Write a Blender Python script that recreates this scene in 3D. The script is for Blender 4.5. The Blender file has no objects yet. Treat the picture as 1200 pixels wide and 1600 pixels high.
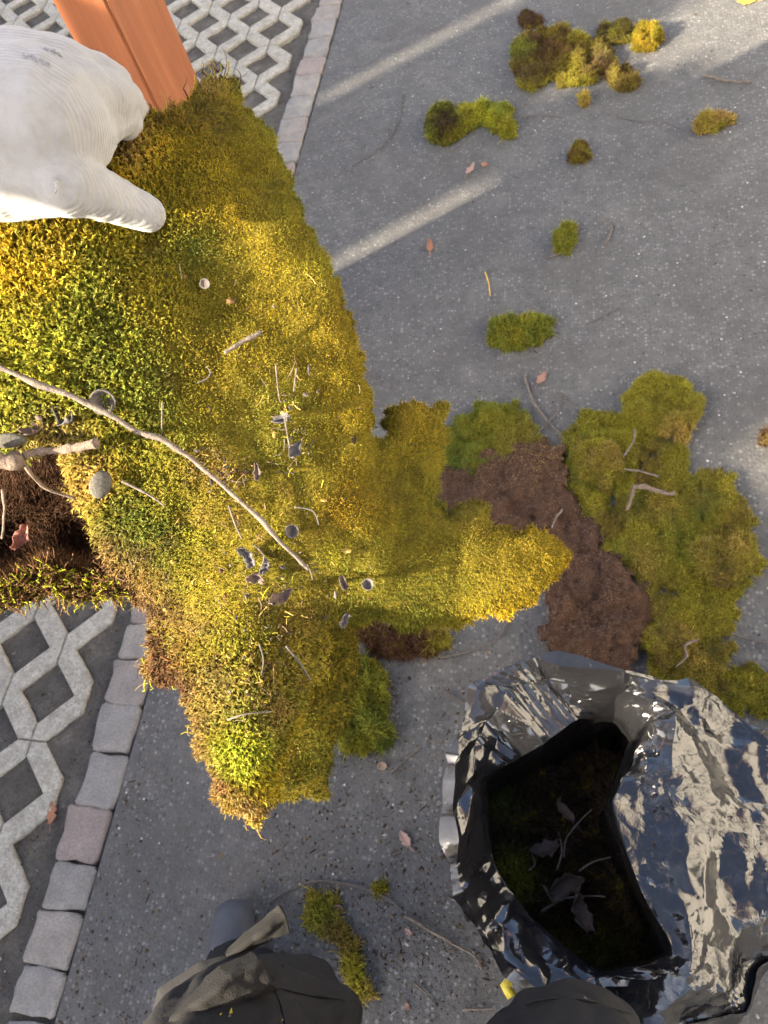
import bpy, bmesh, math, random
import numpy as np
from mathutils import Vector, Matrix

random.seed(7); rng = np.random.default_rng(7)
sc = bpy.context.scene
COL = sc.collection

# ------------------------------------------------------------ camera, sky, sun, exposure
FPX, CAMH = 1226.0, 1.5                      # focal length in pixels of the 1200x1600 photograph, eye height in metres
_up = np.array([-289.7, 686.6, FPX]); _up /= np.linalg.norm(_up)
_y = np.array([0, 1., 0]) - _up[1] * _up; _y /= np.linalg.norm(_y)
RC = np.array([np.cross(_y, _up), _y, _up])  # camera axes -> world axes
cam = bpy.data.cameras.new('camera'); camo = bpy.data.objects.new('camera', cam); COL.objects.link(camo)
M = Matrix([list(RC[i]) + [0] for i in range(3)] + [[0, 0, 0, 1]])
M.translation = Vector((0, 0, CAMH)); camo.matrix_world = M
cam.sensor_fit = 'VERTICAL'; cam.sensor_height = 36; cam.lens = 36 * FPX / 1600
cam.clip_start = .02; cam.clip_end = 200
cam.dof.use_dof = True; cam.dof.focus_distance = .62; cam.dof.aperture_fstop = 18
sc.camera = camo
sc.render.resolution_x, sc.render.resolution_y = 768, 1024

SUN_AZ, SUN_EL = math.radians(34), math.radians(25)     # light travels towards +X+Y
TO_SUN = Vector((-math.cos(SUN_AZ) * math.cos(SUN_EL), -math.sin(SUN_AZ) * math.cos(SUN_EL), math.sin(SUN_EL)))
w = bpy.data.worlds.new('World'); sc.world = w; w.use_nodes = True
nt = w.node_tree; bg = nt.nodes['Background']
sky = nt.nodes.new('ShaderNodeTexSky'); sky.sky_type = 'NISHITA'; sky.sun_disc = False
sky.sun_elevation = SUN_EL; sky.sun_rotation = math.atan2(TO_SUN.x, TO_SUN.y)
sky.air_density = .55; sky.dust_density = 4.5; sky.ozone_density = .2
tint = nt.nodes.new('ShaderNodeMix'); tint.data_type = 'RGBA'; tint.blend_type = 'MULTIPLY'; tint.inputs[0].default_value = 1
tint.inputs[7].default_value = (.94, .975, 1, 1)          # daylight white balance of the phone
nt.links.new(sky.outputs[0], tint.inputs[6]); nt.links.new(tint.outputs[2], bg.inputs[0]); bg.inputs[1].default_value = .13
sl = bpy.data.lights.new('sun', 'SUN'); sl.energy = 5.0; sl.angle = math.radians(.9); sl.color = (1, .86, .66)
so = bpy.data.objects.new('sun', sl); COL.objects.link(so)
so.rotation_euler = TO_SUN.to_track_quat('Z', 'Y').to_euler()
vs = sc.view_settings; vs.view_transform = 'Standard'; vs.look = 'None'; vs.gamma = 1; vs.use_curve_mapping = False
vs.exposure = 2.6

# ------------------------------------------------------------ helpers
def ray(px, py): return RC @ np.array([(px - 600) / FPX, -(py - 800) / FPX, -1.])
def gp(px, py, z=0.):
    d = ray(px, py); return np.array([0, 0, CAMH]) + (z - CAMH) / d[2] * d
def dp(px, py, t): return np.array([0, 0, CAMH]) + t * ray(px, py)
def dpn(P, t):
    P = np.asarray(P, float); c = np.c_[(P[:, 0] - 600) / FPX, -(P[:, 1] - 800) / FPX, -np.ones(len(P))]
    return np.array([0, 0, CAMH]) + t[:, None] * (c @ RC.T)

def _h(ix, iy, iz, s):
    n = (ix.astype(np.int64) * 374761393 + iy.astype(np.int64) * 668265263 + iz.astype(np.int64) * 2147483647 + s * 974634777) & 0xffffffff
    n = ((n ^ (n >> 13)) * 1274126177) & 0xffffffff
    n = ((n ^ (n >> 16)) * 2246822519) & 0xffffffff
    return ((n ^ (n >> 15)) & 0xffff) / 65535.0
def vn(p, f, s=0):
    p = np.asarray(p, float) * f + 57.3
    i = np.floor(p).astype(int); u = p - i; u = u * u * (3 - 2 * u); r = 0
    for dx in (0, 1):
        for dy in (0, 1):
            for dz in (0, 1):
                wt = (u[:, 0] if dx else 1 - u[:, 0]) * (u[:, 1] if dy else 1 - u[:, 1]) * (u[:, 2] if dz else 1 - u[:, 2])
                r = r + wt * _h(i[:, 0] + dx, i[:, 1] + dy, i[:, 2] + dz, s)
    return r - .5
def fbm(p, f, s=0, o=3):
    return sum(vn(p, f * 2 ** k, s + k * 11) / 2 ** k for k in range(o))

def inpoly(P, poly):
    x, y = P[:, 0], P[:, 1]; r = np.zeros(len(P), bool); n = len(poly)
    for a in range(n):
        x1, y1 = poly[a][:2]; x2, y2 = poly[(a + 1) % n][:2]
        c = (y1 > y) != (y2 > y)
        if y1 != y2: r ^= c & (x < (x2 - x1) * (y - y1) / (y2 - y1) + x1)
    return r
def edist(P, poly):
    poly = np.asarray(poly, float)[:, :2]; d = np.full(len(P), 1e9)
    for a in range(len(poly)):
        A, B = poly[a], poly[(a + 1) % len(poly)]; e = B - A
        t = np.clip(((P - A) @ e) / (e @ e + 1e-12), 0, 1)
        d = np.minimum(d, np.linalg.norm(P - A - t[:, None] * e, axis=1))
    return d

def mesh_np(name, V, T, mat=None, col=None, parent=None, smooth=True, kind=None, quads=None):
    me = bpy.data.meshes.new(name)
    V = np.asarray(V, np.float32); T = np.asarray(T, np.int32).reshape(-1, 3) if len(T) else np.zeros((0, 3), np.int32)
    nl = len(T) * 3
    me.vertices.add(len(V)); me.vertices.foreach_set('co', V.ravel())
    me.loops.add(nl); me.loops.foreach_set('vertex_index', T.ravel())
    me.polygons.add(len(T)); me.polygons.foreach_set('loop_start', np.arange(0, nl, 3, dtype=np.int32))
    me.polygons.foreach_set('loop_total', np.full(len(T), 3, np.int32))
    me.update(calc_edges=True)
    me.polygons.foreach_set('use_smooth', np.full(len(T), smooth, bool))
    if col is not None:
        a = me.color_attributes.new('col', 'FLOAT_COLOR', 'POINT')
        a.data.foreach_set('color', np.c_[col, np.ones(len(col))].astype(np.float32).ravel())
    if mat: me.materials.append(mat)
    return link(name, me, parent, kind)
def link(name, me, parent=None, kind=None):
    o = bpy.data.objects.new(name, me); COL.objects.link(o)
    if parent is not None:
        o.parent = parent; o.matrix_parent_inverse = Matrix.Translation(-parent.location)
    if kind: o['kind'] = kind
    return o
def tag(o, label, cat, group=None):
    o['label'] = label; o['category'] = cat
    if group: o['group'] = group
    return o
def empty(name, loc, label, cat, group=None):
    o = bpy.data.objects.new(name, None); COL.objects.link(o); o.location = Vector([float(c) for c in loc]); o.empty_display_size = .05
    return tag(o, label, cat, group)
def bm_obj(name, bm, mat, parent=None, kind=None, smooth=False):
    me = bpy.data.meshes.new(name); bm.normal_update(); bm.to_mesh(me); bm.free()
    if smooth: me.polygons.foreach_set('use_smooth', [True] * len(me.polygons))
    me.materials.append(mat)
    return link(name, me, parent, kind)

# ------------------------------------------------------------ materials
def mat(name, rough=.8):
    m = bpy.data.materials.new(name); m.use_nodes = True; n = m.node_tree
    b = n.nodes['Principled BSDF']; b.inputs['Roughness'].default_value = rough
    return m, n, b
def nd(n, t, **k):
    x = n.nodes.new(t)
    for a, v in k.items():
        if a.startswith('i_'): x.inputs[a[2:].replace('_', ' ')].default_value = v
        else: setattr(x, a, v)
    return x
def coord(n, s=1.0, kind='Object'):
    t = nd(n, 'ShaderNodeTexCoord'); mp = nd(n, 'ShaderNodeMapping'); mp.inputs['Scale'].default_value = (s, s, s) if not isinstance(s, tuple) else s
    n.links.new(t.outputs[kind], mp.inputs[0]); return mp.outputs[0]
def noise(n, co, scale, detail=4, rough=.6, dist=0):
    x = nd(n, 'ShaderNodeTexNoise'); x.inputs['Scale'].default_value = scale; x.inputs['Detail'].default_value = detail
    x.inputs['Roughness'].default_value = rough; x.inputs['Distortion'].default_value = dist
    n.links.new(co, x.inputs['Vector']); return x
def ramp(n, fac, stops):
    r = nd(n, 'ShaderNodeValToRGB'); e = r.color_ramp.elements
    while len(e) < len(stops): e.new(.5)
    for k, (p, c) in enumerate(stops): e[k].position = p; e[k].color = (*c, 1) if len(c) == 3 else c
    n.links.new(fac, r.inputs[0]); return r.outputs[0]
def mix(n, fac, a, b, mode='MIX'):
    x = nd(n, 'ShaderNodeMix', data_type='RGBA', blend_type=mode)
    for s, v in ((0, fac), (6, a), (7, b)):
        if hasattr(v, 'default_value') or hasattr(v, 'is_output'): n.links.new(v, x.inputs[s])
        elif s == 0: x.inputs[0].default_value = v
        else: x.inputs[s].default_value = (*v, 1)
    return x.outputs[2]
def bump(n, b, h, strength=.5, dist=.002):
    x = nd(n, 'ShaderNodeBump'); x.inputs['Strength'].default_value = strength; x.inputs['Distance'].default_value = dist
    n.links.new(h, x.inputs['Height']); n.links.new(x.outputs[0], b.inputs['Normal']); return x

def m_attr(name, rough=.65, transl=.25, spec=.3):
    m, n, b = mat(name, rough)
    a = nd(n, 'ShaderNodeVertexColor', layer_name='col'); n.links.new(a.outputs[0], b.inputs['Base Color'])
    b.inputs['Specular IOR Level'].default_value = spec
    if transl:
        t = nd(n, 'ShaderNodeBsdfTranslucent'); n.links.new(a.outputs[0], t.inputs[0])
        mx = nd(n, 'ShaderNodeMixShader'); mx.inputs[0].default_value = transl
        n.links.new(b.outputs[0], mx.inputs[1]); n.links.new(t.outputs[0], mx.inputs[2])
        n.links.new(mx.outputs[0], n.nodes['Material Output'].inputs[0])
    return m
M_SHOOT = m_attr('moss_shoots', .6, .42, .16)
M_FIBRE = m_attr('root_fibres', .9, .1, .05)
def m_soilmoss(name, c1, c2):
    m, n, b = mat(name, .95); co = coord(n)
    x = noise(n, co, 90, 6, .7); n.links.new(ramp(n, x.outputs[0], [(.35, c1), (.7, c2)]), b.inputs['Base Color'])
    b.inputs['Specular IOR Level'].default_value = .05
    bump(n, b, noise(n, co, 260, 5, .7).outputs[0], .9, .006); return m
M_BACK = m_soilmoss('moss_base', (.085, .062, .010), (.20, .155, .016))
M_BROWN = m_soilmoss('root_felt', (.040, .023, .015), (.11, .066, .044))

def m_asphalt():
    m, n, b = mat('asphalt', .82); co = coord(n)
    big = noise(n, co, 2.2, 5, .6); mid = noise(n, co, 22, 6, .7); fine = noise(n, co, 330, 3, .7)
    base = ramp(n, big.outputs[0], [(.3, (.058, .057, .055)), (.55, (.072, .071, .068)), (.75, (.088, .086, .080))])
    base = mix(n, .5, base, ramp(n, mid.outputs[0], [(.3, (.042, .042, .041)), (.7, (.118, .115, .107))]))
    base = mix(n, .75, base, ramp(n, fine.outputs[0], [(.25, (.20, .20, .20)), (.5, (.5, .5, .5)), (.75, (.86, .85, .82))]), 'OVERLAY')
    v = nd(n, 'ShaderNodeTexVoronoi'); v.inputs['Scale'].default_value = 120; n.links.new(co, v.inputs['Vector'])
    sp = nd(n, 'ShaderNodeSeparateColor'); n.links.new(v.outputs['Color'], sp.inputs[0])
    agg = ramp(n, sp.outputs[0], [(0, (.028, .028, .028)), (.5, (.07, .069, .066)), (.8, (.15, .148, .138)), (1, (.25, .24, .225))])
    gm = ramp(n, v.outputs['Distance'], [(.25, (1, 1, 1)), (.55, (0, 0, 0))])
    gx = nd(n, 'ShaderNodeMath', operation='MULTIPLY'); n.links.new(gm, gx.inputs[0]); gx.inputs[1].default_value = .6
    base = mix(n, gx.outputs[0], base, agg)
    # quartz chips
    for sc_, th, amt, seed in ((52, .85, .85, 0), (105, .87, .6, 3), (30, .94, .8, 5)):
        v2 = nd(n, 'ShaderNodeTexVoronoi'); v2.inputs['Scale'].default_value = sc_; n.links.new(coord(n, 1.0 + seed * .13), v2.inputs['Vector'])
        s2 = nd(n, 'ShaderNodeSeparateColor'); n.links.new(v2.outputs['Color'], s2.inputs[0])
        g = nd(n, 'ShaderNodeMath', operation='GREATER_THAN'); n.links.new(s2.outputs[1], g.inputs[0]); g.inputs[1].default_value = th
        # chip radius varies from chip to chip
        rr = nd(n, 'ShaderNodeMath', operation='MULTIPLY_ADD'); n.links.new(s2.outputs[2], rr.inputs[0]); rr.inputs[1].default_value = .10; rr.inputs[2].default_value = .03
        l = nd(n, 'ShaderNodeMath', operation='LESS_THAN'); n.links.new(v2.outputs['Distance'], l.inputs[0]); n.links.new(rr.outputs[0], l.inputs[1])
        a = nd(n, 'ShaderNodeMath', operation='MULTIPLY'); n.links.new(g.outputs[0], a.inputs[0]); n.links.new(l.outputs[0], a.inputs[1])
        a2 = nd(n, 'ShaderNodeMath', operation='MULTIPLY'); n.links.new(a.outputs[0], a2.inputs[0]); a2.inputs[1].default_value = amt
        base = mix(n, a2.outputs[0], base, (.50, .49, .46))
    st = noise(n, co, 3.1, 6, .7, .5); base = mix(n, ramp(n, st.outputs[0], [(.46, (0, 0, 0)), (.66, (.55, .55, .55))]), base, (.054, .050, .044))
    s3 = noise(n, coord(n, 1.31), 5.2, 6, .65, .3); base = mix(n, ramp(n, s3.outputs[0], [(.54, (0, 0, 0)), (.74, (.45, .45, .45))]), base, (.135, .13, .118))
    n.links.new(base, b.inputs['Base Color'])
    h = nd(n, 'ShaderNodeMath', operation='ADD'); n.links.new(fine.outputs[0], h.inputs[0]); n.links.new(v.outputs['Distance'], h.inputs[1])
    bump(n, b, h.outputs[0], .7, .002)
    return m
M_ASPH = m_asphalt()

def m_concrete():
    m, n, b = mat('exposed_concrete', .9); co = coord(n)
    big = noise(n, co, 4, 4); f = noise(n, co, 420, 2, .6)
    v = nd(n, 'ShaderNodeTexVoronoi'); v.inputs['Scale'].default_value = 230; n.links.new(co, v.inputs['Vector'])
    base = ramp(n, big.outputs[0], [(.3, (.26, .245, .200)), (.7, (.37, .350, .288))])
    sp = nd(n, 'ShaderNodeSeparateColor'); n.links.new(v.outputs['Color'], sp.inputs[0])
    base = mix(n, .38, base, ramp(n, sp.outputs[0], [(0, (.07, .065, .055)), (.35, (.25, .235, .20)), (1, (.47, .45, .39))]))
    st = noise(n, co, 30, 5, .7)
    base = mix(n, ramp(n, st.outputs[0], [(.42, (0, 0, 0)), (.70, (.8, .8, .8))]), base, (.16, .148, .118))
    n.links.new(base, b.inputs['Base Color']); bump(n, b, v.outputs['Distance'], .5, .0015); return m
M_CONC = m_concrete()
def m_soil():
    m, n, b = mat('dirt', 1.0); co = coord(n)
    a = noise(n, co, 14, 6, .7); f = noise(n, co, 160, 5, .75)
    base = ramp(n, a.outputs[0], [(.3, (.045, .040, .034)), (.55, (.080, .073, .062)), (.75, (.155, .142, .118))])
    base = mix(n, .7, base, ramp(n, f.outputs[0], [(.3, (.25, .24, .23)), (.5, (.5, .5, .49)), (.7, (.80, .79, .75))]), 'OVERLAY')
    n.links.new(base, b.inputs['Base Color']); bump(n, b, f.outputs[0], .9, .006); return m
M_SOIL = m_soil()
def m_stone(k, c):
    m, n, b = mat('granite', .88); co = coord(n)
    a = noise(n, co, 22, 5, .65); f = noise(n, co, 240, 4, .75)
    base = ramp(n, a.outputs[0], [(.3, tuple(x * .78 for x in c)), (.7, tuple(x * 1.15 for x in c))])
    base = mix(n, .65, base, ramp(n, f.outputs[0], [(.25, (.22, .22, .22)), (.5, (.5, .5, .5)), (.75, (.8, .79, .77))]), 'OVERLAY')
    n.links.new(base, b.inputs['Base Color']); hs = nd(n, 'ShaderNodeMath', operation='MULTIPLY_ADD'); n.links.new(f.outputs[0], hs.inputs[0]); hs.inputs[1].default_value = .35; n.links.new(a.outputs[0], hs.inputs[2])
    bump(n, b, hs.outputs[0], .9, .007); return m
M_STONES = [m_stone(k, c) for k, c in enumerate([(.200, .190, .176), (.215, .180, .160), (.195, .186, .170), (.225, .207, .182), (.205, .185, .165)])]
def m_wood():
    m, n, b = mat('stained_wood', .42); co = coord(n, (1, 1, .06))
    g = noise(n, co, 60, 6, .7, .6); g2 = noise(n, coord(n, (1, 1, .1)), 12, 4, .6, 1.2)
    base = ramp(n, g.outputs[0], [(.3, (.135, .045, .019)), (.5, (.205, .070, .029)), (.72, (.28, .10, .044))])
    base = mix(n, .35, base, ramp(n, g2.outputs[0], [(.3, (.22, .07, .025)), (.7, (.38, .14, .055))]))
    w_ = noise(n, coord(n, (1, 1, .5)), 16, 5, .7)
    base = mix(n, ramp(n, w_.outputs[0], [(.62, (0, 0, 0)), (.76, (.6, .6, .6))]), base, (.30, .20, .14))
    n.links.new(base, b.inputs['Base Color']); bump(n, b, g.outputs[0], .35, .002); return m
M_WOOD = m_wood()
def m_simple(name, c, rough=.8, var=.3, sc_=60, bs=.4, bd=.002, spec=None):
    m, n, b = mat(name, rough); co = coord(n); a = noise(n, co, sc_, 5, .7)
    n.links.new(ramp(n, a.outputs[0], [(.25, tuple(x * (1 - var) for x in c)), (.75, tuple(min(1, x * (1 + var)) for x in c))]), b.inputs['Base Color'])
    bump(n, b, a.outputs[0], bs, bd)
    if spec is not None: b.inputs['Specular IOR Level'].default_value = spec
    return m
M_BARK = m_simple('twig_bark', (.125, .10, .078), .9, .6, 160, .9, .003)
M_BARKD = m_simple('dark_twig_bark', (.085, .073, .063), .9, .4, 120, .7, .002)
M_PALE = m_simple('bare_root', (.14, .10, .072), .85, .5, 160, .9, .004)
M_LEAF = {k: m_simple('dry_leaf_' + k, c, .7, .25, 70, .3, .001) for k, c in dict(pink=(.30, .19, .15), rust=(.27, .12, .06), yellow=(.62, .38, .03), grey=(.16, .145, .13), dark=(.052, .036, .028), red=(.24, .125, .09)).items()}
M_GREYNUT = m_simple('grey_husk', (.075, .068, .054), .95, .45, 420, .7, .0012)
M_ACORN = m_simple('acorn_cap', (.27, .19, .135), .85, .3, 300, .7, .002)
M_SCRAP = {k: m_simple('scrap_' + k, c, .8, .45, 160, .5, .001) for k, c in dict(grey=(.062, .056, .054), pink=(.085, .055, .042), red=(.20, .075, .05)).items()}
M_YELLOW = m_simple('yellow_strap', (.60, .50, .05), .5, .15, 60, .2, .001)

def m_bag():
    m, n, b = mat('black_plastic_film', .2)
    b.inputs['Base Color'].default_value = (.010, .010, .011, 1); b.inputs['IOR'].default_value = 1.55
    b.inputs['Specular IOR Level'].default_value = .68
    co = coord(n)
    wob = noise(n, co, 9, 3, .6)
    def facets(scale, amt):
        ad = nd(n, 'ShaderNodeVectorMath', operation='MULTIPLY_ADD'); n.links.new(wob.outputs[1], ad.inputs[0]); ad.inputs[1].default_value = (.10,) * 3; n.links.new(co, ad.inputs[2])
        v = nd(n, 'ShaderNodeTexVoronoi'); v.inputs['Scale'].default_value = scale; n.links.new(ad.outputs[0], v.inputs['Vector'])
        d = nd(n, 'ShaderNodeVectorMath', operation='SUBTRACT'); n.links.new(ad.outputs[0], d.inputs[0]); n.links.new(v.outputs['Position'], d.inputs[1])
        c = nd(n, 'ShaderNodeVectorMath', operation='SUBTRACT'); n.links.new(v.outputs['Color'], c.inputs[0]); c.inputs[1].default_value = (.5, .5, .5)
        o = nd(n, 'ShaderNodeVectorMath', operation='DOT_PRODUCT'); n.links.new(d.outputs[0], o.inputs[0]); n.links.new(c.outputs[0], o.inputs[1])
        q = nd(n, 'ShaderNodeMath', operation='MULTIPLY'); n.links.new(o.outputs['Value'], q.inputs[0]); q.inputs[1].default_value = amt
        return q.outputs[0]
    s = nd(n, 'ShaderNodeMath', operation='ADD'); n.links.new(facets(24, .30), s.inputs[0]); n.links.new(facets(90, .38), s.inputs[1])
    fz = noise(n, co, 240, 3, .6, .8)
    q = nd(n, 'ShaderNodeMath', operation='MULTIPLY_ADD'); n.links.new(fz.outputs[0], q.inputs[0]); q.inputs[1].default_value = .0006; n.links.new(s.outputs[0], q.inputs[2])
    at = nd(n, 'ShaderNodeVertexColor', layer_name='col'); q2 = nd(n, 'ShaderNodeMath', operation='MULTIPLY'); n.links.new(q.outputs[0], q2.inputs[0]); n.links.new(at.outputs[0], q2.inputs[1])
    bump(n, b, q2.outputs[0], .8, 1.0)
    r = noise(n, co, 14, 4, .6); n.links.new(ramp(n, r.outputs[0], [(.35, (.07,) * 3), (.7, (.18,) * 3)]), b.inputs['Roughness'])
    return m
M_BAG = m_bag()
def m_cloth(name, c, rough=.9, grain=.35):
    m, n, b = mat(name, rough); co = coord(n)
    a = noise(n, co, 10, 5, .65); f = noise(n, co, 700, 2, .6)
    base = ramp(n, a.outputs[0], [(.3, tuple(x * .75 for x in c)), (.7, tuple(x * 1.25 for x in c))])
    d = noise(n, co, 45, 6, .75); base = mix(n, ramp(n, d.outputs[0], [(.62, (0, 0, 0)), (.8, (.35, .35, .35))]), base, (.10, .09, .07))
    n.links.new(base, b.inputs['Base Color'])
    ad = nd(n, 'ShaderNodeMath', operation='MULTIPLY_ADD'); n.links.new(f.outputs[0], ad.inputs[0]); ad.inputs[1].default_value = .25 + (grain - .35) * .5; n.links.new(noise(n, co, 26, 4, .6).outputs[0], ad.inputs[2])
    bump(n, b, ad.outputs[0], grain, .006); b.inputs['Sheen Weight'].default_value = .0; b.inputs['Specular IOR Level'].default_value = .2; return m
M_TROU = m_cloth('charcoal_canvas', (.0135, .0135, .0145))
M_JACK = m_cloth('black_jacket_cloth', (.016, .0155, .0148), .95, .55)
M_SHOE = m_simple('dusty_rubber', (.045, .050, .060), .7, .25, 40, .3, .002)
def m_glove():
    m, n, b = mat('white_knit', .85); co = coord(n)
    d = noise(n, co, 26, 5, .7); base = ramp(n, d.outputs[0], [(.3, (.20, .197, .194)), (.6, (.262, .26, .258)), (.8, (.295, .293, .289))])
    st = noise(n, coord(n, 1.7), 22, 6, .75); base = mix(n, ramp(n, st.outputs[0], [(.52, (0, 0, 0)), (.78, (.55, .55, .55))]), base, (.17, .155, .12))
    n.links.new(base, b.inputs['Base Color'])
    wv = nd(n, 'ShaderNodeTexWave', wave_type='BANDS', bands_direction='Y'); wv.inputs['Scale'].default_value = 130; wv.inputs['Distortion'].default_value = 1.6; wv.inputs['Detail'].default_value = 2; wv.inputs['Detail Scale'].default_value = .6
    mp = nd(n, 'ShaderNodeMapping'); mp.inputs['Rotation'].default_value = (.35, .2, -.25)
    t = nd(n, 'ShaderNodeTexCoord'); n.links.new(t.outputs['Object'], mp.inputs[0]); n.links.new(mp.outputs[0], wv.inputs['Vector'])
    fx = noise(n, co, 900, 2); ad = nd(n, 'ShaderNodeMath', operation='MULTIPLY_ADD'); n.links.new(fx.outputs[0], ad.inputs[0]); ad.inputs[1].default_value = .9; n.links.new(wv.outputs['Fac'], ad.inputs[2])
    bump(n, b, ad.outputs[0], .5, .0007); b.inputs['Sheen Weight'].default_value = .2; return m
M_GLOVE = m_glove()

# ------------------------------------------------------------ ground: asphalt, dirt strip, kerb stones, grid pavers
TH = .0308
AX = np.array([math.sin(TH), math.cos(TH)]); BX = np.array([AX[1], -AX[0]])      # along / across the kerb
def K(al, r, z=0.): p = al * AX + r * BX; return (p[0], p[1], z)
def strip(name, r0, r1, a0, a1, z, m):
    bm = bmesh.new(); bm.faces.new([bm.verts.new(K(a, r, z)) for a, r in ((a0, r0), (a0, r1), (a1, r1), (a1, r0))]); return bm_obj(name, bm, m, None, 'structure')
earth = strip('ground', -60, 60, -60, 60, -.06, M_SOIL)
strip('asphalt_road', -.878, 14, -14, 16, 0, M_ASPH)
# uneven dirt under and between the pavers
def dirt():
    nx, ny = 170, 420; r = np.linspace(-2.9, -.86, nx); a = np.linspace(-1.1, 4.0, ny); A, Rr = np.meshgrid(a, r, indexing='ij')
    P = np.c_[(A.ravel()[:, None] * AX + Rr.ravel()[:, None] * BX), np.zeros(A.size)]
    P[:, 2] = -.010 + fbm(P, 9, 3) * .010 + fbm(P, 45, 5) * .009
    i = np.arange(A.size).reshape(ny, nx); a_, b_, c_, d_ = i[:-1, :-1].ravel(), i[:-1, 1:].ravel(), i[1:, 1:].ravel(), i[1:, :-1].ravel()
    return mesh_np('dirt_bed', P, np.r_[np.c_[a_, b_, c_], np.c_[a_, c_, d_]], M_SOIL, kind='structure')
bed = dirt()
P_ = .10123
ORG_R, ORG_A = -1.1188, .335             # the hole nearest the camera's foot
def slab(c0, j0):
    """one concrete grid slab: four columns of zigzag bars, six pitches long"""
    V = []; Fc = []
    g, hw, e = .007, .335, .028
    def off(poly, skip):
        n = len(poly); L = []
        for k in range(n):
            a, b = np.array(poly[k]), np.array(poly[(k + 1) % n]); d = b - a; d = d / np.linalg.norm(d); nr = np.array([-d[1], d[0]])
            L.append((a + nr * (0 if k in skip else e), d))
        out = []
        for k in range(n):
            (p, d), (q, f) = L[k - 1], L[k]; t = np.linalg.solve(np.array([d, -f]).T, q - p); out.append(p + t[0] * d)
        return out
    for k in range(4):
        for j in range(6):
            x0, y0 = c0 + k, j0 + j
            up = (int(x0 + y0) % 2) != 0          # a node sits at every odd (column+row)
            if up: poly = [(x0 + g, y0), (x0 + hw, y0), (x0 + 1 - g, y0 + 1 - hw - g), (x0 + 1 - g, y0 + 1), (x0 + 1 - hw, y0 + 1), (x0 + g, y0 + hw + g)]
            else:
                poly = [(x0 + 1 - g, y0), (x0 + 1 - g, y0 + hw + g), (x0 + hw, y0 + 1), (x0 + g, y0 + 1), (x0 + g, y0 + 1 - hw - g), (x0 + 1 - hw, y0)]
            sk = {0, 3} if up else {2, 5}
            if j == 0: poly = [(x, max(y, y0 + g * .8)) for x, y in poly]; sk -= {0 if up else 5}
            if j == 5: poly = [(x, min(y, y0 + 1 - g * .8)) for x, y in poly]; sk -= {3 if up else 2}
            top = off(poly, sk); b0 = len(V)
            for ring, z in ((poly, -.05), (poly, -.0025), (top, .002)):
                for x, y in ring: V.append(K(ORG_A + y * P_, ORG_R + x * P_, z))
            for lv in (0, 6):
                for q in range(6):
                    if lv == 0 and q in sk: continue
                    Fc.append((b0 + lv + q, b0 + lv + (q + 1) % 6, b0 + lv + 6 + (q + 1) % 6, b0 + lv + 6 + q))
            Fc.append(tuple(b0 + 12 + q for q in range(6)))
    me = bpy.data.meshes.new('grid_paver'); me.from_pydata(V, [], Fc); me.validate(); me.materials.append(M_CONC)
    o = link('grid_paver', me, bed); return o
for ci in range(5):
    for ri in range(-2, 6):
        o = slab(1 - 4 * (ci + 1), -1 + 6 * ri)
        dz, t1, t2 = rng.uniform(-.002, .002), *rng.normal(0, .0012, 2)
        for v in o.data.vertices: v.co.z += dz + t1 * (v.co.x - o.data.vertices[0].co.x) * 3 + t2 * (v.co.y - o.data.vertices[0].co.y) * 3
# kerb of single granite setts
kerb = empty('stone_kerb', K(1.2, -.93), 'single row of grey granite setts edging the asphalt', 'kerb')
def sett(a0, a1, m, w0, w1):
    bm = bmesh.new(); L = a1 - a0; sx = (w1 - w0)
    n = 5; base = []
    def pt(u, v): return a0 + u * L, w0 + v * sx
    nv = 9
    rows = []
    s = rng.integers(1e6)
    us = np.array([0, .05, .17, .33, .5, .67, .83, .95, 1]); grid = np.array([[(*pt(u, v), 0) for v in us] for u in us]).reshape(-1, 3)
    jit = np.c_[vn(grid * [1, 1, 1], 38, s), vn(grid, 38, s + 5)] * .012
    hh = fbm(grid, 30, s + 9, 3) * .010
    ins = np.array([[min(u, 1 - u, v, 1 - v) for v in us] for u in us]).ravel()
    z = .006 + hh - np.where(ins < .01, .0032, 0)
    vt = []
    for q in range(len(grid)):
        a, r = grid[q, 0] + jit[q, 0], grid[q, 1] + jit[q, 1]
        u, v = us[q // nv], us[q % nv]
        if u in (0, 1) and v in (0, 1): a += (.5 - u) * .007; r += (.5 - v) * .007
        vt.append(bm.verts.new(K(a, r, z[q])))
    for i in range(nv - 1):
        for j in range(nv - 1): bm.faces.new([vt[i * nv + j], vt[i * nv + j + 1], vt[(i + 1) * nv + j + 1], vt[(i + 1) * nv + j]])
    be = [e for e in bm.edges if e.is_boundary]; ex = bmesh.ops.extrude_edge_only(bm, edges=be)
    for v in [v for v in ex['geom'] if isinstance(v, bmesh.types.BMVert)]: v.co.z = -.05
    bmesh.ops.recalc_face_normals(bm, faces=bm.faces)
    return bm_obj('kerb_stone', bm, m, kerb, smooth=True)
joints = [-.90, -.80, -.71, -.60, -.50, -.41, -.33, -.245, -.158, -.066, .019, .119, .226, .325, .424, .505, .60, .69, .79, .88, .975, 1.07, 1.16, 1.26, 1.36, 1.45, 1.55, 1.64, 1.74, 1.83, 1.93, 2.02, 2.115, 2.234, 2.35, 2.456, 2.555, 2.665, 2.774, 2.858, 2.95, 3.05, 3.14, 3.24, 3.33, 3.43, 3.53]
for k in range(len(joints) - 1):
    jn = .0015 if k != 7 else .009
    sett(joints[k] + jn, joints[k + 1] - rng.uniform(.0008, .002), M_STONES[[0, 3, 2, 0, 4, 2, 0, 0, 3, 2, 1, 0, 0, 4, 3, 1][k % 16] if k < 20 else int(rng.integers(5))], -.973 + rng.uniform(-.006, .006), -.883 + rng.uniform(-.003, .002))

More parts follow.
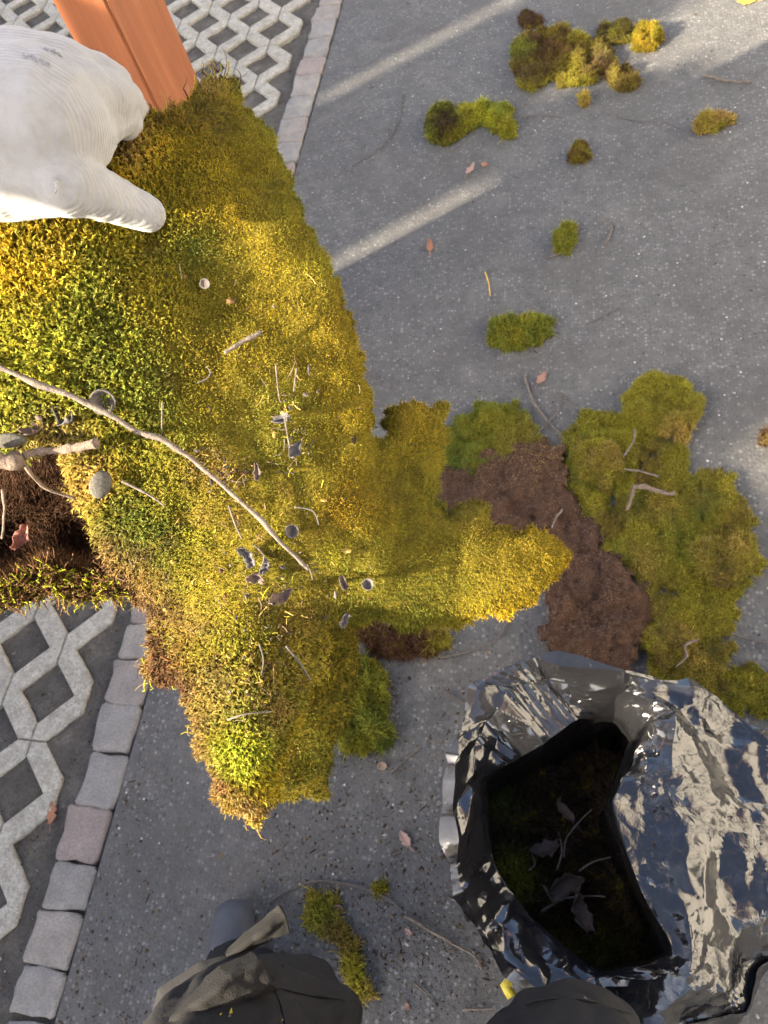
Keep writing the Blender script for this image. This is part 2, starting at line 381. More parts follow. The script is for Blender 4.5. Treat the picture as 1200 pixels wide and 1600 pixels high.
# ------------------------------------------------------------ wooden post, and an unseen fence added to shade the yard
def box_bm(sx, sy, sz, bev=.004):
    bm = bmesh.new(); bmesh.ops.create_cube(bm, size=1)
    for v in bm.verts: v.co.x *= sx; v.co.y *= sy; v.co.z = (v.co.z + .5) * sz
    if bev: bmesh.ops.bevel(bm, geom=list(bm.edges), offset=bev, segments=2, affect='EDGES')
    return bm
POST = dp(163, 0, 1.28)
def post():
    # the near vertical edge is at POST; the lit face runs to the left of it, the shaded face to the right
    L = dp(41, 0, 1.36); Rr = dp(240, 0, 1.36)
    fl = L - POST; fl[2] = 0; fr = Rr - POST; fr[2] = 0
    a = math.atan2(fl[1], fl[0]); s = .128
    u = np.array([math.cos(a), math.sin(a)]); v = np.array([math.sin(a), -math.cos(a)]);
    if v @ fr[:2] < 0: v = -v
    c = POST[:2] + (u + v) * s / 2
    o = bm_obj('timber_post', box_bm(s, s, 2.6, .005), M_WOOD); o.location = (c[0], c[1], -.04); o.rotation_euler = (0, 0, a); pass
    tag(o, 'reddish brown stained timber post rising beside the paving at the top left', 'post')
    return o
post()
M_FENCE = m_simple('weathered_board', (.22, .15, .09), .85, .3, 30, .4, .003)
SD = np.array([math.cos(SUN_AZ), math.sin(SUN_AZ)]); UD = np.array([-SD[1], SD[0]])
FS = -3.0
fence = empty('shade_fence', (*(SD * FS), 0), 'unseen tall board fence with gaps added left of the yard to shade it', 'fence')
def fence_top(u):  # board heights stepped to place shade and sunlit patches on the ground
    if u < .62: return 1.78
    if u < 1.58: return 2.34
    if u < 1.655: return 2.13
    if u < 1.74: return 2.15
    if u < 1.78: return 2.08
    if u < 1.82: return 2.02
    if u < 1.86: return 2.10
    if u < 1.90: return 1.96
    if u < 1.94: return 2.06
    if u < 2.03: return 2.22
    return 2.6
u = -3.6
def board(u0, u1, z0, z1):
    o = bm_obj('fence_board', box_bm(u1 - u0, .022, z1 - z0, .002), M_FENCE, None)
    p = SD * FS + UD * (u0 + u1) / 2; o.location = (p[0], p[1], z0); o.rotation_euler = (0, 0, math.atan2(UD[1], UD[0]))
    o.parent = fence; o.matrix_parent_inverse = Matrix.Translation(-fence.location); return o
BW = .12
gaps = [(1.655, 1.70, 1.56, 1.80), (2.372, 2.406, 1.70, 2.25)]  # openings shaped to let the light streaks through
edges = list(np.arange(-.94, .6, BW)) + [.62] + list(np.arange(.62 + BW, 1.35, BW)) + [1.42, 1.50, 1.58, 1.655, 1.70, 1.74, 1.78, 1.82, 1.86, 1.90, 1.94, 2.02] + list(np.arange(2.12, 2.3, BW)) + [2.372, 2.406] + list(np.arange(2.406 + BW, 4.5, BW))
for a_, b_ in zip(edges[:-1], edges[1:]):
    top = fence_top((a_ + b_) / 2); gq = [q for q in gaps if abs(q[0] - a_) < .01]
    if gq: board(a_, b_, .03, gq[0][2]); board(a_, b_, gq[0][3], max(top, gq[0][3] + .1))
    else: board(a_, b_ - .0005, .03, top)
for uu in np.arange(-.9, 4.6, 1.75):
    o = bm_obj('fence_post', box_bm(.09, .09, fence_top(uu) - .06, .003), M_FENCE, None); p = SD * (FS - .06) + UD * uu
    o.location = (p[0], p[1], 0); o.rotation_euler = (0, 0, math.atan2(UD[1], UD[0])); o.parent = fence; o.matrix_parent_inverse = Matrix.Translation(-fence.location)

M_WALL = m_simple('pale_render', (.62, .60, .55), .9, .06, 8, .2, .002)
M_TILE = m_simple('clay_tile', (.24, .10, .06), .8, .3, 12, .3, .004)
M_PANE, _n, _b = mat('window_glass', .05); _b.inputs['Base Color'].default_value = (.02, .025, .03, 1)
M_FRAME = m_simple('white_paint', (.7, .7, .68), .5, .05, 20, .1, .001)
house = empty('house', (6.5, 3, 0), 'unseen pale rendered house added on the right for the bag film to reflect', 'house')  # added out of view so its sunlit wall shows in the bag film
def hpart(name, bm, m, loc, par=house):
    o = bm_obj(name, bm, m); o.location = loc; o.parent = par; o.matrix_parent_inverse = Matrix.Translation(-house.location) if par is house else par.matrix_world.inverted(); return o
hpart('wall', box_bm(5, 13, 5.2, .01), M_WALL, (8.0, 2.0, -.02))
hpart('roof', box_bm(5.8, 13.8, .25, .01), M_TILE, (8.0, 2.0, 5.18))
for y in (-2.6, 0.2, 3.4, 6.6):
    for z in (.9, 3.3):
        hpart('window', box_bm(.10, 1.2, 1.3, .004), M_FRAME, (5.48, y, z)); hpart('pane', box_bm(.02, 1.06, 1.16, 0), M_PANE, (5.425, y, z + .07))

# ------------------------------------------------------------ moss builders
def shoots(Pn, Nn, L, r, tipc, basec, leafy=6, curl=.5, lean=.45, name='moss_shoots', parent=None, m=None, fine=False):
    """many small tapered, bent moss shoots with leaflets, as one mesh"""
    n = len(Pn)
    d = Nn + rng.normal(0, lean, (n, 3)); d /= np.linalg.norm(d, axis=1)[:, None]
    b = rng.normal(0, 1, (n, 3)); b -= (b * d).sum(1)[:, None] * d; b /= np.linalg.norm(b, axis=1)[:, None] + 1e-9
    c = np.cross(d, b)
    cu = (curl * rng.uniform(.2, 1, n) * L)
    ts, rs = ([0., .55, 1.], [.8, 1., 0]) if fine else ([0., .38, .75, 1.], [.75, 1., .8, 0])
    nr_ = len(ts) - 1
    V = []; C = []; T = []
    for k, (t, q) in enumerate(zip(ts, rs)):
        ctr = Pn + d * (L * t)[:, None] + b * (cu * t * t)[:, None]
        col = basec + (tipc - basec) * min(1, t * 1.25)
        if k < nr_:
            for s in range(3):
                an = 2 * math.pi * s / 3 + k * .6
                V.append(ctr + (b * math.cos(an) + c * math.sin(an)) * (r * q)[:, None]); C.append(col)
        else: V.append(ctr); C.append(col)
    for k in range(nr_ - 1):
        for s in range(3):
            a0, a1, b0, b1 = k * 3 + s, k * 3 + (s + 1) % 3, k * 3 + 3 + s, k * 3 + 3 + (s + 1) % 3
            T += [(a0, a1, b1), (a0, b1, b0)]
    for s in range(3): T.append((nr_ * 3 - 3 + s, nr_ * 3 - 3 + (s + 1) % 3, nr_ * 3))
    nv = nr_ * 3 + 1
    for q in range(leafy):
        t = .25 + .7 * q / max(1, leafy - 1); an = q * 2.4 + rng.uniform(0, 6.28, n)
        ctr = Pn + d * (L * t)[:, None] + b * (cu * t * t)[:, None]
        o = b * np.cos(an)[:, None] + c * np.sin(an)[:, None]; sd = np.cross(d, o)
        V += [ctr + sd * (r * .8)[:, None], ctr - sd * (r * .8)[:, None], ctr + o * (r * 2.3)[:, None] + d * (r * 2.2)[:, None]]
        col = basec + (tipc - basec) * min(1, t * 1.25); C += [col, col, col * 1.12]
        T.append((nv, nv + 1, nv + 2)); nv += 3
    V = np.stack(V, 1).reshape(-1, 3); C = np.stack(C, 1).reshape(-1, 3)
    T = (np.array(T)[None] + (np.arange(n) * nv)[:, None, None]).reshape(-1, 3)
    return mesh_np(name, V, T, m or M_SHOOT, np.clip(C, 0, 1), parent, True, 'stuff')

def tri_sample(V, T, per_m2, nmax=400000):
    a, b, c = V[T[:, 0]], V[T[:, 1]], V[T[:, 2]]; nr = np.cross(b - a, c - a); ar = np.linalg.norm(nr, axis=1) / 2
    n = int(min(nmax, ar.sum() * per_m2)); k = rng.choice(len(T), n, p=ar / ar.sum())
    u, v = rng.random(n), rng.random(n); f = u + v > 1; u[f] = 1 - u[f]; v[f] = 1 - v[f]
    return a[k] + (b - a)[k] * u[:, None] + (c - a)[k] * v[:, None], nr[k] / (2 * ar[k][:, None] + 1e-12), k

def vnormals(V, T):
    fn = np.cross(V[T[:, 1]] - V[T[:, 0]], V[T[:, 2]] - V[T[:, 0]]); N = np.zeros_like(V)
    for k in range(3): np.add.at(N, T[:, k], fn)
    return N / (np.linalg.norm(N, axis=1)[:, None] + 1e-12)

def rbf(ctrl):
    ctrl = np.array(ctrl, float); X = ctrl[:, :2] / 300
    ph = lambda A, B: (lambda d2: .5 * d2 * np.log(d2 + 1e-9))(((A[:, None] - B[None]) ** 2).sum(2))
    n = len(X); A = np.zeros((n + 3, n + 3)); A[:n, :n] = ph(X, X) + np.eye(n) * 2e-3; A[:n, n:] = np.c_[np.ones(n), X]; A[n:, :n] = A[:n, n:].T
    w_ = np.linalg.solve(A, np.r_[ctrl[:, 2], 0, 0, 0])
    return lambda P: ph(P / 300, X) @ w_[:n] + np.c_[np.ones(len(P)), P / 300] @ w_[n:]

def blobs(P, base, lst):
    """blend colour patches given as (x, y, radius, colour, weight)"""
    c = np.array(base, float).copy()
    for x, y, r, col, wt in lst:
        k = wt * np.exp(-(((P[:, 0] - x) ** 2 + (P[:, 1] - y) ** 2) / r ** 2) ** 1.3)
        c = c * (1 - k[:, None]) + np.array(col) * k[:, None]
    return c

GOLD = (.385, .295, .022); OLIVE = (.26, .235, .024); GREEN = (.145, .180, .028); DGREEN = (.085, .125, .024); LIME = (.41, .40, .030)
ORANGE = (.40, .25, .022); TAN = (.36, .235, .075); RUST = (.095, .045, .024); BROWN = (.10, .056, .028); PINK = (.30, .135, .085); DUSK = (.075, .055, .035)

def sheet(parent, name, poly, ctrl, step=6., thick=.022, edge=45., edrop=.03, lump=.012, s=1):
    x0, x1 = min(p[0] for p in poly), max(p[0] for p in poly); y0, y1 = min(p[1] for p in poly), max(p[1] for p in poly)
    xs = np.arange(x0, x1 + step, step); ys = np.arange(y0, y1 + step, step); nx, ny = len(xs), len(ys)
    G = np.stack(np.meshgrid(xs, ys), -1).reshape(-1, 2)
    cen = (G.reshape(ny, nx, 2)[:-1, :-1] + step / 2).reshape(-1, 2)
    c0 = np.c_[cen, cen[:, 0] * 0]; cen = cen + np.c_[fbm(c0, 1 / 22., s, 3), fbm(c0, 1 / 22., s + 3, 3)] * 20
    ok = inpoly(cen, poly)
    dep = rbf(ctrl)(G); e = np.clip(edist(G, poly) / edge, 0, 1); e = np.where(inpoly(G, poly), e, 0)
    W0 = dpn(G, dep)
    dep = dep + edrop * (1 - e) ** 2.2 - fbm(W0, 26, s, 3) * lump * (.4 + .6 * e) - fbm(W0, 8, s + 40, 2) * lump * 1.4 - fbm(W0, 5.5, s + 60, 2) * lump * 1.3
    V = dpn(G, dep)
    i = np.arange(nx * ny).reshape(ny, nx); a, b, c, d = i[:-1, :-1].ravel()[ok], i[:-1, 1:].ravel()[ok], i[1:, 1:].ravel()[ok], i[1:, :-1].ravel()[ok]
    T = np.r_[np.c_[a, c, b], np.c_[a, d, c]]
    N = vnormals(V, T)
    Bk = V - N * thick * (.75 + .5 * (vn(V, 30, s + 8) + .5))[:, None]
    # boundary edges
    E = np.r_[T[:, [0, 1]], T[:, [1, 2]], T[:, [2, 0]]]; key = np.sort(E, 1); _, inv, cnt = np.unique(key[:, 0] * len(V) + key[:, 1], return_inverse=True, return_counts=True)
    be = E[cnt[inv] == 1]; nV = len(V)
    VV = np.r_[V, Bk]; TB = T[:, ::-1] + nV; TS = np.r_[np.c_[be[:, 0], be[:, 0] + nV, be[:, 1]], np.c_[be[:, 1], be[:, 0] + nV, be[:, 1] + nV]]
    used = np.unique(np.r_[T.ravel(), TB.ravel(), TS.ravel()]); mp = -np.ones(len(VV), int); mp[used] = np.arange(len(used))
    mesh_np(name, VV[used], mp[np.r_[T, TB, TS]], M_BACK, None, parent)
    return dict(V=VV, front=T, back=TB, side=TS, G=np.r_[G, G], N=N)

def pxof(P):
    c = (P - np.array([0, 0, CAMH])) @ RC; return np.c_[600 + FPX * c[:, 0] / -c[:, 2], 800 - FPX * c[:, 1] / -c[:, 2]]

def near(Q): return np.clip(np.maximum(1.15 - Q[:, 0] / 330, np.clip((Q[:, 1] - 930) / 160, 0, .62)), 0, 1)            # coarser moss on the left side
def moss_cover(S, parent, colf, dens, Lf, rf, which=('front', 'side'), leafy=6, lean=.45, back=None):
    T = np.r_[tuple(S[k] for k in which)]; P, N, k = tri_sample(S['V'], T, dens); Q = pxof(P)
    nf = near(Q); coarse = rng.random(len(P)) < np.clip(nf * 1.5 - .15, 0, 1) * .42; drop = (~coarse) & (rng.random(len(P)) < np.clip(nf * 1.1, 0, .8))
    for sel, fine, lf in ((coarse, False, leafy), (~coarse & ~drop, True, 2)):
        if sel.sum() < 10: continue
        p, n_, q = P[sel], N[sel], Q[sel]; tip, base = colf(q, p)
        L = Lf(q) * rng.uniform(.6, 1.3, len(p)) * (1 if not fine else .95); r = rf(q) * rng.uniform(.7, 1.25, len(p)) * (1 if not fine else .82)
        tip = tip * (1 + rng.normal(0, .13, (len(p), 1))); tip[:, 0] *= 1 + rng.normal(0, .08, len(p))
        shoots(p - n_ * .0025, n_, L, r, np.clip(tip, .003, .9), base, lf, .6, lean, 'moss_shoots', parent, None, fine)
    if back:
        P, N, k = tri_sample(S['V'], S['back'], back); c = np.array(BROWN) * rng.uniform(.5, 1.7, (len(P), 1))
        shoots(P - N * .002, N, rng.uniform(.003, .012, len(P)), np.full(len(P), .0005), c, c * .7, 0, 1.0, .9, 'root_fibres', parent, M_FIBRE)

# ------------------------------------------------------------ the big hanging moss sheet
MAIN = [(-70, 300), (0, 300), (70, 320), (140, 300), (165, 250), (168, 205), (200, 188), (240, 178), (268, 172), (300, 163), (312, 133), (330, 125), (352, 122), (375, 140), (388, 172), (420, 203), (442, 252), (462, 300), (482, 350), (508, 393), (528, 440), (546, 500), (565, 545), (574, 590), (578, 645), (592, 692), (610, 678), (618, 640), (640, 624), (668, 634), (698, 634), (700, 680), (690, 735), (684, 792), (700, 803), (722, 786), (765, 784), (770, 822), (800, 830), (850, 824), (868, 850), (890, 862), (876, 892), (850, 928), (800, 955), (720, 973), (640, 982), (590, 972), (566, 975), (535, 965), (512, 985), (505, 1010), (498, 1040), (474, 1090), (452, 1150), (438, 1185), (440, 1205), (432, 1240), (430, 1257), (408, 1262), (398, 1287), (384, 1270), (358, 1262), (338, 1235), (336, 1195), (315, 1170), (300, 1120), (282, 1075), (262, 1060), (236, 1064), (228, 1010), (236, 960), (205, 920), (172, 905), (160, 860), (152, 822), (128, 790), (112, 745), (100, 690), (40, 700), (-70, 690)]
MCTRL = [(-70, 300, .53), (-70, 480, .515), (-70, 690, .53), (60, 420, .51), (150, 560, .515), (60, 640, .52), (190, 230, .54), (260, 190, .55), (345, 135, .565), (300, 300, .54), (300, 450, .535), (420, 300, .545), (500, 400, .55), (420, 500, .54), (300, 640, .53), (540, 520, .55), (470, 650, .54), (570, 650, .552), (200, 750, .53), (130, 760, .54), (170, 870, .555), (300, 800, .535), (400, 800, .535), (520, 800, .54), (600, 760, .555), (660, 650, .572), (690, 740, .57), (640, 820, .56), (700, 860, .563), (765, 790, .58), (800, 880, .572), (880, 860, .585), (820, 940, .60), (700, 970, .60), (600, 900, .555), (590, 970, .59), (500, 900, .545), (510, 980, .58), (400, 950, .54), (300, 930, .55), (240, 1000, .585), (380, 1080, .54), (300, 1090, .58), (480, 1060, .575), (390, 1180, .555), (395, 1280, .59), (440, 1180, .585)]
msheet = empty('moss_sheet', dp(300, 600, .53), 'large torn sheet of golden green moss hanging from the gloved hand', 'moss')
S = sheet(msheet, 'moss_mat', MAIN, MCTRL, 4.0, thick=.014, edge=28., edrop=.012, lump=.009, s=1)
depth_of = rbf(MCTRL)
PATCH = [(300, 420, 70, GREEN, .55), (420, 300, 60, OLIVE, .6), (470, 520, 60, OLIVE, .5), (430, 700, 60, GREEN, .5), (620, 860, 60, OLIVE, .6), (560, 930, 50, GREEN, .5), (20, 400, 90, ORANGE, .8), (30, 430, 60, (.50, .33, .014), .7), (60, 520, 110, LIME, .35), (170, 560, 110, GREEN, .75), (250, 350, 60, OLIVE, .6), (325, 395, 45, DGREEN, .95), (200, 440, 60, OLIVE, .6),
         (350, 450, 50, OLIVE, .5), (270, 640, 65, GREEN, .8), (330, 580, 80, GOLD, .7), (250, 480, 60, GOLD, .6), (460, 640, 55, GREEN, .6), (540, 480, 70, ORANGE, .35), (570, 600, 45, GOLD, .9), (545, 790, 60, (.40, .24, .014), .8), (230, 830, 70, GREEN, .85), (300, 760, 60, OLIVE, .6), (410, 830, 60, OLIVE, .6),
         (350, 730, 38, TAN, .85), (640, 650, 50, ORANGE, .55), (660, 740, 60, OLIVE, .5), (740, 800, 45, TAN, .5), (790, 845, 60, ORANGE, .35), (700, 880, 90, OLIVE, .7), (650, 940, 80, GREEN, .5), (500, 850, 45, RUST, .45), (520, 880, 30, LIME, .9), (490, 960, 45, TAN, .55), (480, 1020, 40, (.42, .34, .06), .6), (440, 900, 50, GREEN, .6),
         (205, 900, 50, TAN, .85), (255, 1020, 55, RUST, .95), (290, 970, 45, TAN, .6), (340, 900, 70, GOLD, .6), (330, 1090, 45, TAN, .55), (420, 1060, 50, TAN, .5), (400, 1000, 50, OLIVE, .6), (375, 1180, 40, (.36, .40, .03), .95), (300, 1090, 30, BROWN, .5), (420, 1130, 25, TAN, .6), (350, 1060, 22, BROWN, .6), (440, 960, 30, BROWN, .5), (400, 930, 25, (.12, .10, .07), .7), (350, 1215, 26, PINK, .9), (385, 1255, 28, TAN, .9), (210, 215, 42, TAN, .85), (195, 225, 25, BROWN, .8), (330, 185, 32, DUSK, .9), (345, 135, 25, TAN, .8), (270, 190, 30, BROWN, .6), (140, 760, 45, TAN, .7), (90, 690, 50, TAN, .6), (400, 880, 35, GREEN, .5)]
_r = np.random.default_rng(44)
for _k in range(70):           # small bare, straw and rusty scuffs, mostly on the torn lower half
    _x, _yy = _r.uniform(230, 500), _r.uniform(760, 1270)
    PATCH.append((_x, _yy, _r.uniform(7, 20), [TAN, BROWN, RUST, DUSK, LIME, GREEN, OLIVE][_r.integers(7)], _r.uniform(.4, .8)))
for _k in range(40): PATCH.append((_r.uniform(0, 850), _r.uniform(200, 950), _r.uniform(8, 26), [GOLD, GREEN, OLIVE, DUSK, LIME][_r.integers(5)], _r.uniform(.25, .6)))
def main_col(Q, P):
    n1 = fbm(P, 14, 21, 4)[:, None]; n2 = fbm(P, 60, 31, 2)[:, None]
    base = np.array(OLIVE) * .5 + np.array(GOLD) * .5 + n1 * (np.array(GOLD) - np.array(GREEN)) * 1.25
    c = blobs(Q + np.c_[vn(P, 30, 3), vn(P, 30, 4)] * 50, np.clip(base, .01, 1), PATCH)
    ed = edist(Q, MAIN); k = np.clip(1.25 - ed / np.where(Q[:, 1] < 1090, 50, 24), 0, 1) * np.clip((Q[:, 1] - 800) / 60, 0, 1) * np.clip((400 - Q[:, 0]) / 80, 0, 1) * .9
    fr = np.where(fbm(P, 55, 77, 2)[:, None] > 0, np.array(RUST)[None], np.array(TAN)[None] * .62); c = c * (1 - k[:, None]) + fr * k[:, None]
    c = np.clip(c * (1 + n2 * .55), .004, .9)
    return c, c * np.array([.60, .52, .50]) + np.array([.012, .007, .003])
moss_cover(S, msheet, main_col, 1000000, lambda Q: .0046 + .0042 * near(Q), lambda Q: .00042 + .0006 * near(Q), lean=.55, back=40000)

# lower flap hanging further down
FL2 = [(500, 990), (560, 975), (562, 1050), (546, 1100), (545, 1140), (522, 1180), (512, 1245), (470, 1250), (430, 1240), (400, 1230), (420, 1130), (450, 1050)]
FC2 = [(500, 980, .625), (560, 980, .66), (550, 1100, .668), (430, 1050, .615), (480, 1120, .64), (420, 1230, .645), (510, 1240, .67), (400, 1130, .625)]
S2 = sheet(msheet, 'moss_flap', FL2, FC2, 4.0, .013, 24, .012, .008, 5)
PATCH2 = [(455, 1185, 26, LIME, .7), (470, 1150, 60, GREEN, .5), (500, 1210, 40, DGREEN, .4), (450, 1170, 14, PINK, .6)]
def flap_col(Q, P):
    n1 = fbm(P, 20, 61, 3)[:, None]; c = np.array(OLIVE) * .5 + n1 * (np.array(GOLD) - np.array(GREEN)) * .6; c = blobs(Q, np.clip(c, .01, 1), PATCH2)  # olive darkened: the shade behind the sheet's tip is painted into the flap
    return np.clip(c, .004, .9), c * .55
moss_cover(S2, msheet, flap_col, 800000, lambda Q: np.full(len(Q), .0055), lambda Q: np.full(len(Q), .00045), lean=.6, back=30000)

# the brown inside of the curled left edge: hollow felt trough with a ragged lower lip
def trough():
    nu, nv = 70, 60
    U, Vv = np.meshgrid(np.linspace(0, 1, nu), np.linspace(0, 1, nv))
    U, Vv = U.ravel(), Vv.ravel()
    px = -90 + U * 275; ytop = 690 + 14 * np.sin(U * 5); ybot = 903 + 13 * np.sin(U * 6.3 + .6) + 7 * np.sin(U * 17 + 1) - 30 * np.clip(U - .8, 0, 1) * 5 * .35
    py = ytop + (ybot - ytop) * Vv
    bowl = np.sin(np.clip(Vv, 0, 1) ** 1.25 * math.pi) ** .5
    dep = .545 + .24 * bowl * (1 - .35 * U ** 6) + Vv * .03
    W0 = dpn(np.c_[px, py], dep); dep = dep - fbm(W0, 40, 71, 4) * .016
    V = dpn(np.c_[px, py], dep); i = np.arange(nu * nv).reshape(nv, nu)
    a, b, c, d = i[:-1, :-1].ravel(), i[:-1, 1:].ravel(), i[1:, 1:].ravel(), i[1:, :-1].ravel(); T = np.r_[np.c_[a, c, b], np.c_[a, d, c]]
    N = vnormals(V, T); Bk = V - N * .018; nV = len(V)
    E = np.r_[T[:, [0, 1]], T[:, [1, 2]], T[:, [2, 0]]]; key = np.sort(E, 1); _, inv, cnt = np.unique(key[:, 0] * nV + key[:, 1], return_inverse=True, return_counts=True); be = E[cnt[inv] == 1]
    TS = np.r_[np.c_[be[:, 0], be[:, 0] + nV, be[:, 1]], np.c_[be[:, 1], be[:, 0] + nV, be[:, 1] + nV]]
    VV = np.r_[V, Bk]; mesh_np('root_felt', VV, np.r_[T, T[:, ::-1] + nV, TS], M_BROWN, None, msheet)
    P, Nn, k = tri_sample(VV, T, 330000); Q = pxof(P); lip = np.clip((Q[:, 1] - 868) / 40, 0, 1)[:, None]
    cc = np.array((.060, .032, .018)) * (1 - lip) + np.array((.17, .085, .035)) * lip; cc = cc * rng.uniform(.5, 1.6, (len(P), 1))  # inner fibres coloured darker to paint in the hollow's shade; lip rusty brown
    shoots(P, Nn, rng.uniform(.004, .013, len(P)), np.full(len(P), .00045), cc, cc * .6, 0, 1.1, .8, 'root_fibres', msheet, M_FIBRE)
    lipv = np.r_[TS]; P, Nn, k = tri_sample(VV, lipv, 500000); Q = pxof(P); kp = Q[:, 1] > 860; P, Nn, Q = P[kp], Nn[kp], Q[kp]
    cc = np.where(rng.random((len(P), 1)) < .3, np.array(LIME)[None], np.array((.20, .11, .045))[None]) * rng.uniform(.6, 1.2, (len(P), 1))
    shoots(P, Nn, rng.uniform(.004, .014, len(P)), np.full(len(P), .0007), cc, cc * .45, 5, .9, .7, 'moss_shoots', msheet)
trough()
# loose strands along the torn edges
def strands():
    pts = [(318, 130), (335, 118), (342, 112), (350, 122), (372, 138), (232, 178), (215, 200), (205, 185), (262, 170), (300, 160), (25, 905), (45, 915), (95, 922), (120, 925), (150, 912), (180, 915), (225, 1030), (235, 1058), (275, 1062), (300, 1130), (395, 1278), (405, 1270), (432, 1250), (440, 1200), (505, 1010), (500, 1035)]
    V = []; T = []; C = []
    for (x, y) in pts:
        for q in range(5):
            a = math.radians(rng.uniform(0, 360)); px, py = x + rng.normal(0, 5), y + rng.normal(0, 5); dd = float(depth_of(np.array([[px, py]]))[0]); L = rng.uniform(.004, .012)
            out = np.array([x - 330, y - 650.]); out /= np.linalg.norm(out); dx = out * .9 + np.array([math.cos(a), math.sin(a)]) * .7
            if y < 150: dx += np.array([0, -.4])
            n = 7; ph = rng.uniform(0, 6); r = rng.uniform(.0005, .0009); b0 = len(V); col = np.array([TAN, LIME, GOLD, RUST][rng.integers(4)]) * rng.uniform(.8, 1.3)
            for k in range(n):
                t = k / (n - 1); X = px + dx[0] * L * t * 2200 * .9 + math.sin(ph + t * 5) * 7 * t; Y = py + dx[1] * L * t * 2200 * .9 + math.cos(ph + t * 5) * 7 * t
                ctr = dp(X, Y, dd + .012 + .01 * math.sin(ph + 2 * t)); rr = r * (1 - .8 * t)
                for s_ in range(3): an = 2.1 * s_; V.append(ctr + RC[:, 0] * math.cos(an) * rr + RC[:, 1] * math.sin(an) * rr); C.append(np.clip(col * (.6 + .6 * t), 0, .9))
            for k in range(n - 1):
                for s_ in range(3):
                    a0, a1 = b0 + k * 3 + s_, b0 + k * 3 + (s_ + 1) % 3; T += [(a0, a1, a1 + 3), (a0, a1 + 3, a0 + 3)]
    mesh_np('loose_strands', np.array(V), np.array(T), M_SHOOT, np.array(C), msheet, True, 'stuff')
strands()

def litter():
    V = []; T = []; C = []; r = np.random.default_rng(91)
    xy = np.r_[np.c_[r.normal(400, 70, 330), r.normal(1010, 120, 330)], np.c_[r.uniform(120, 600, 90), r.uniform(420, 960, 90)], np.c_[r.normal(455, 18, 70), r.normal(660, 45, 70)], np.c_[r.normal(80, 50, 90), r.normal(690, 30, 90)], np.c_[r.normal(350, 22, 90), r.normal(735, 20, 90)]]
    xy = xy[inpoly(xy, MAIN)]; dd = depth_of(xy)
    for (x, y), d in zip(xy, dd):
        a = r.uniform(0, 6.28); b0 = len(V)
        if r.random() < .6:                       # straw and needles
            L = r.gamma(2.5, .0018); w_ = r.uniform(.00018, .0004); col = np.array([TAN, BROWN, (.16, .12, .08), (.10, .085, .07), OLIVE][r.integers(5)]) * r.uniform(.5, 1.1)
            bend = r.normal(0, .25); n = 4
            for k in range(n):
                t = k / (n - 1) - .5; ang_ = a + bend * t; c = dp(x, y, d - .0055 + r.normal(0, .0008)) + (RC[:, 0] * math.cos(ang_) + RC[:, 1] * math.sin(ang_)) * L * t
                for q in range(3): V.append(c + (RC[:, 0] * math.cos(2.1 * q) + RC[:, 1] * math.sin(2.1 * q)) * w_ + RC[:, 2] * (w_ if q == 0 else 0)); C.append(col)
            for k in range(n - 1):
                for q in range(3): u, v = b0 + k * 3 + q, b0 + k * 3 + (q + 1) % 3; T += [(u, v, v + 3), (u, v + 3, u + 3)]
        else:                                     # bark flakes, seeds
            q = r.gamma(2.5, .00034); col = np.array([BROWN, (.07, .06, .055), (.12, .10, .085), (.05, .035, .025), TAN][r.integers(5)]) * r.uniform(.5, 1.1); c = dp(x, y, d - .004); sx = r.uniform(.5, 1.6)
            for k in range(6): an = k * 1.047 + a; V.append(c + RC[:, 0] * math.cos(an) * q * sx + RC[:, 1] * math.sin(an) * q / sx + RC[:, 2] * r.normal(0, q * .25)); C.append(col)
            V.append(c + RC[:, 2] * q * .7); C.append(col * 1.1)
            for k in range(6): T.append((b0 + k, b0 + (k + 1) % 6, b0 + 6))
    mesh_np('caught_litter', np.array(V), np.array(T), M_FIBRE, np.clip(np.array(C), 0, 1), msheet, False, 'stuff')
litter()

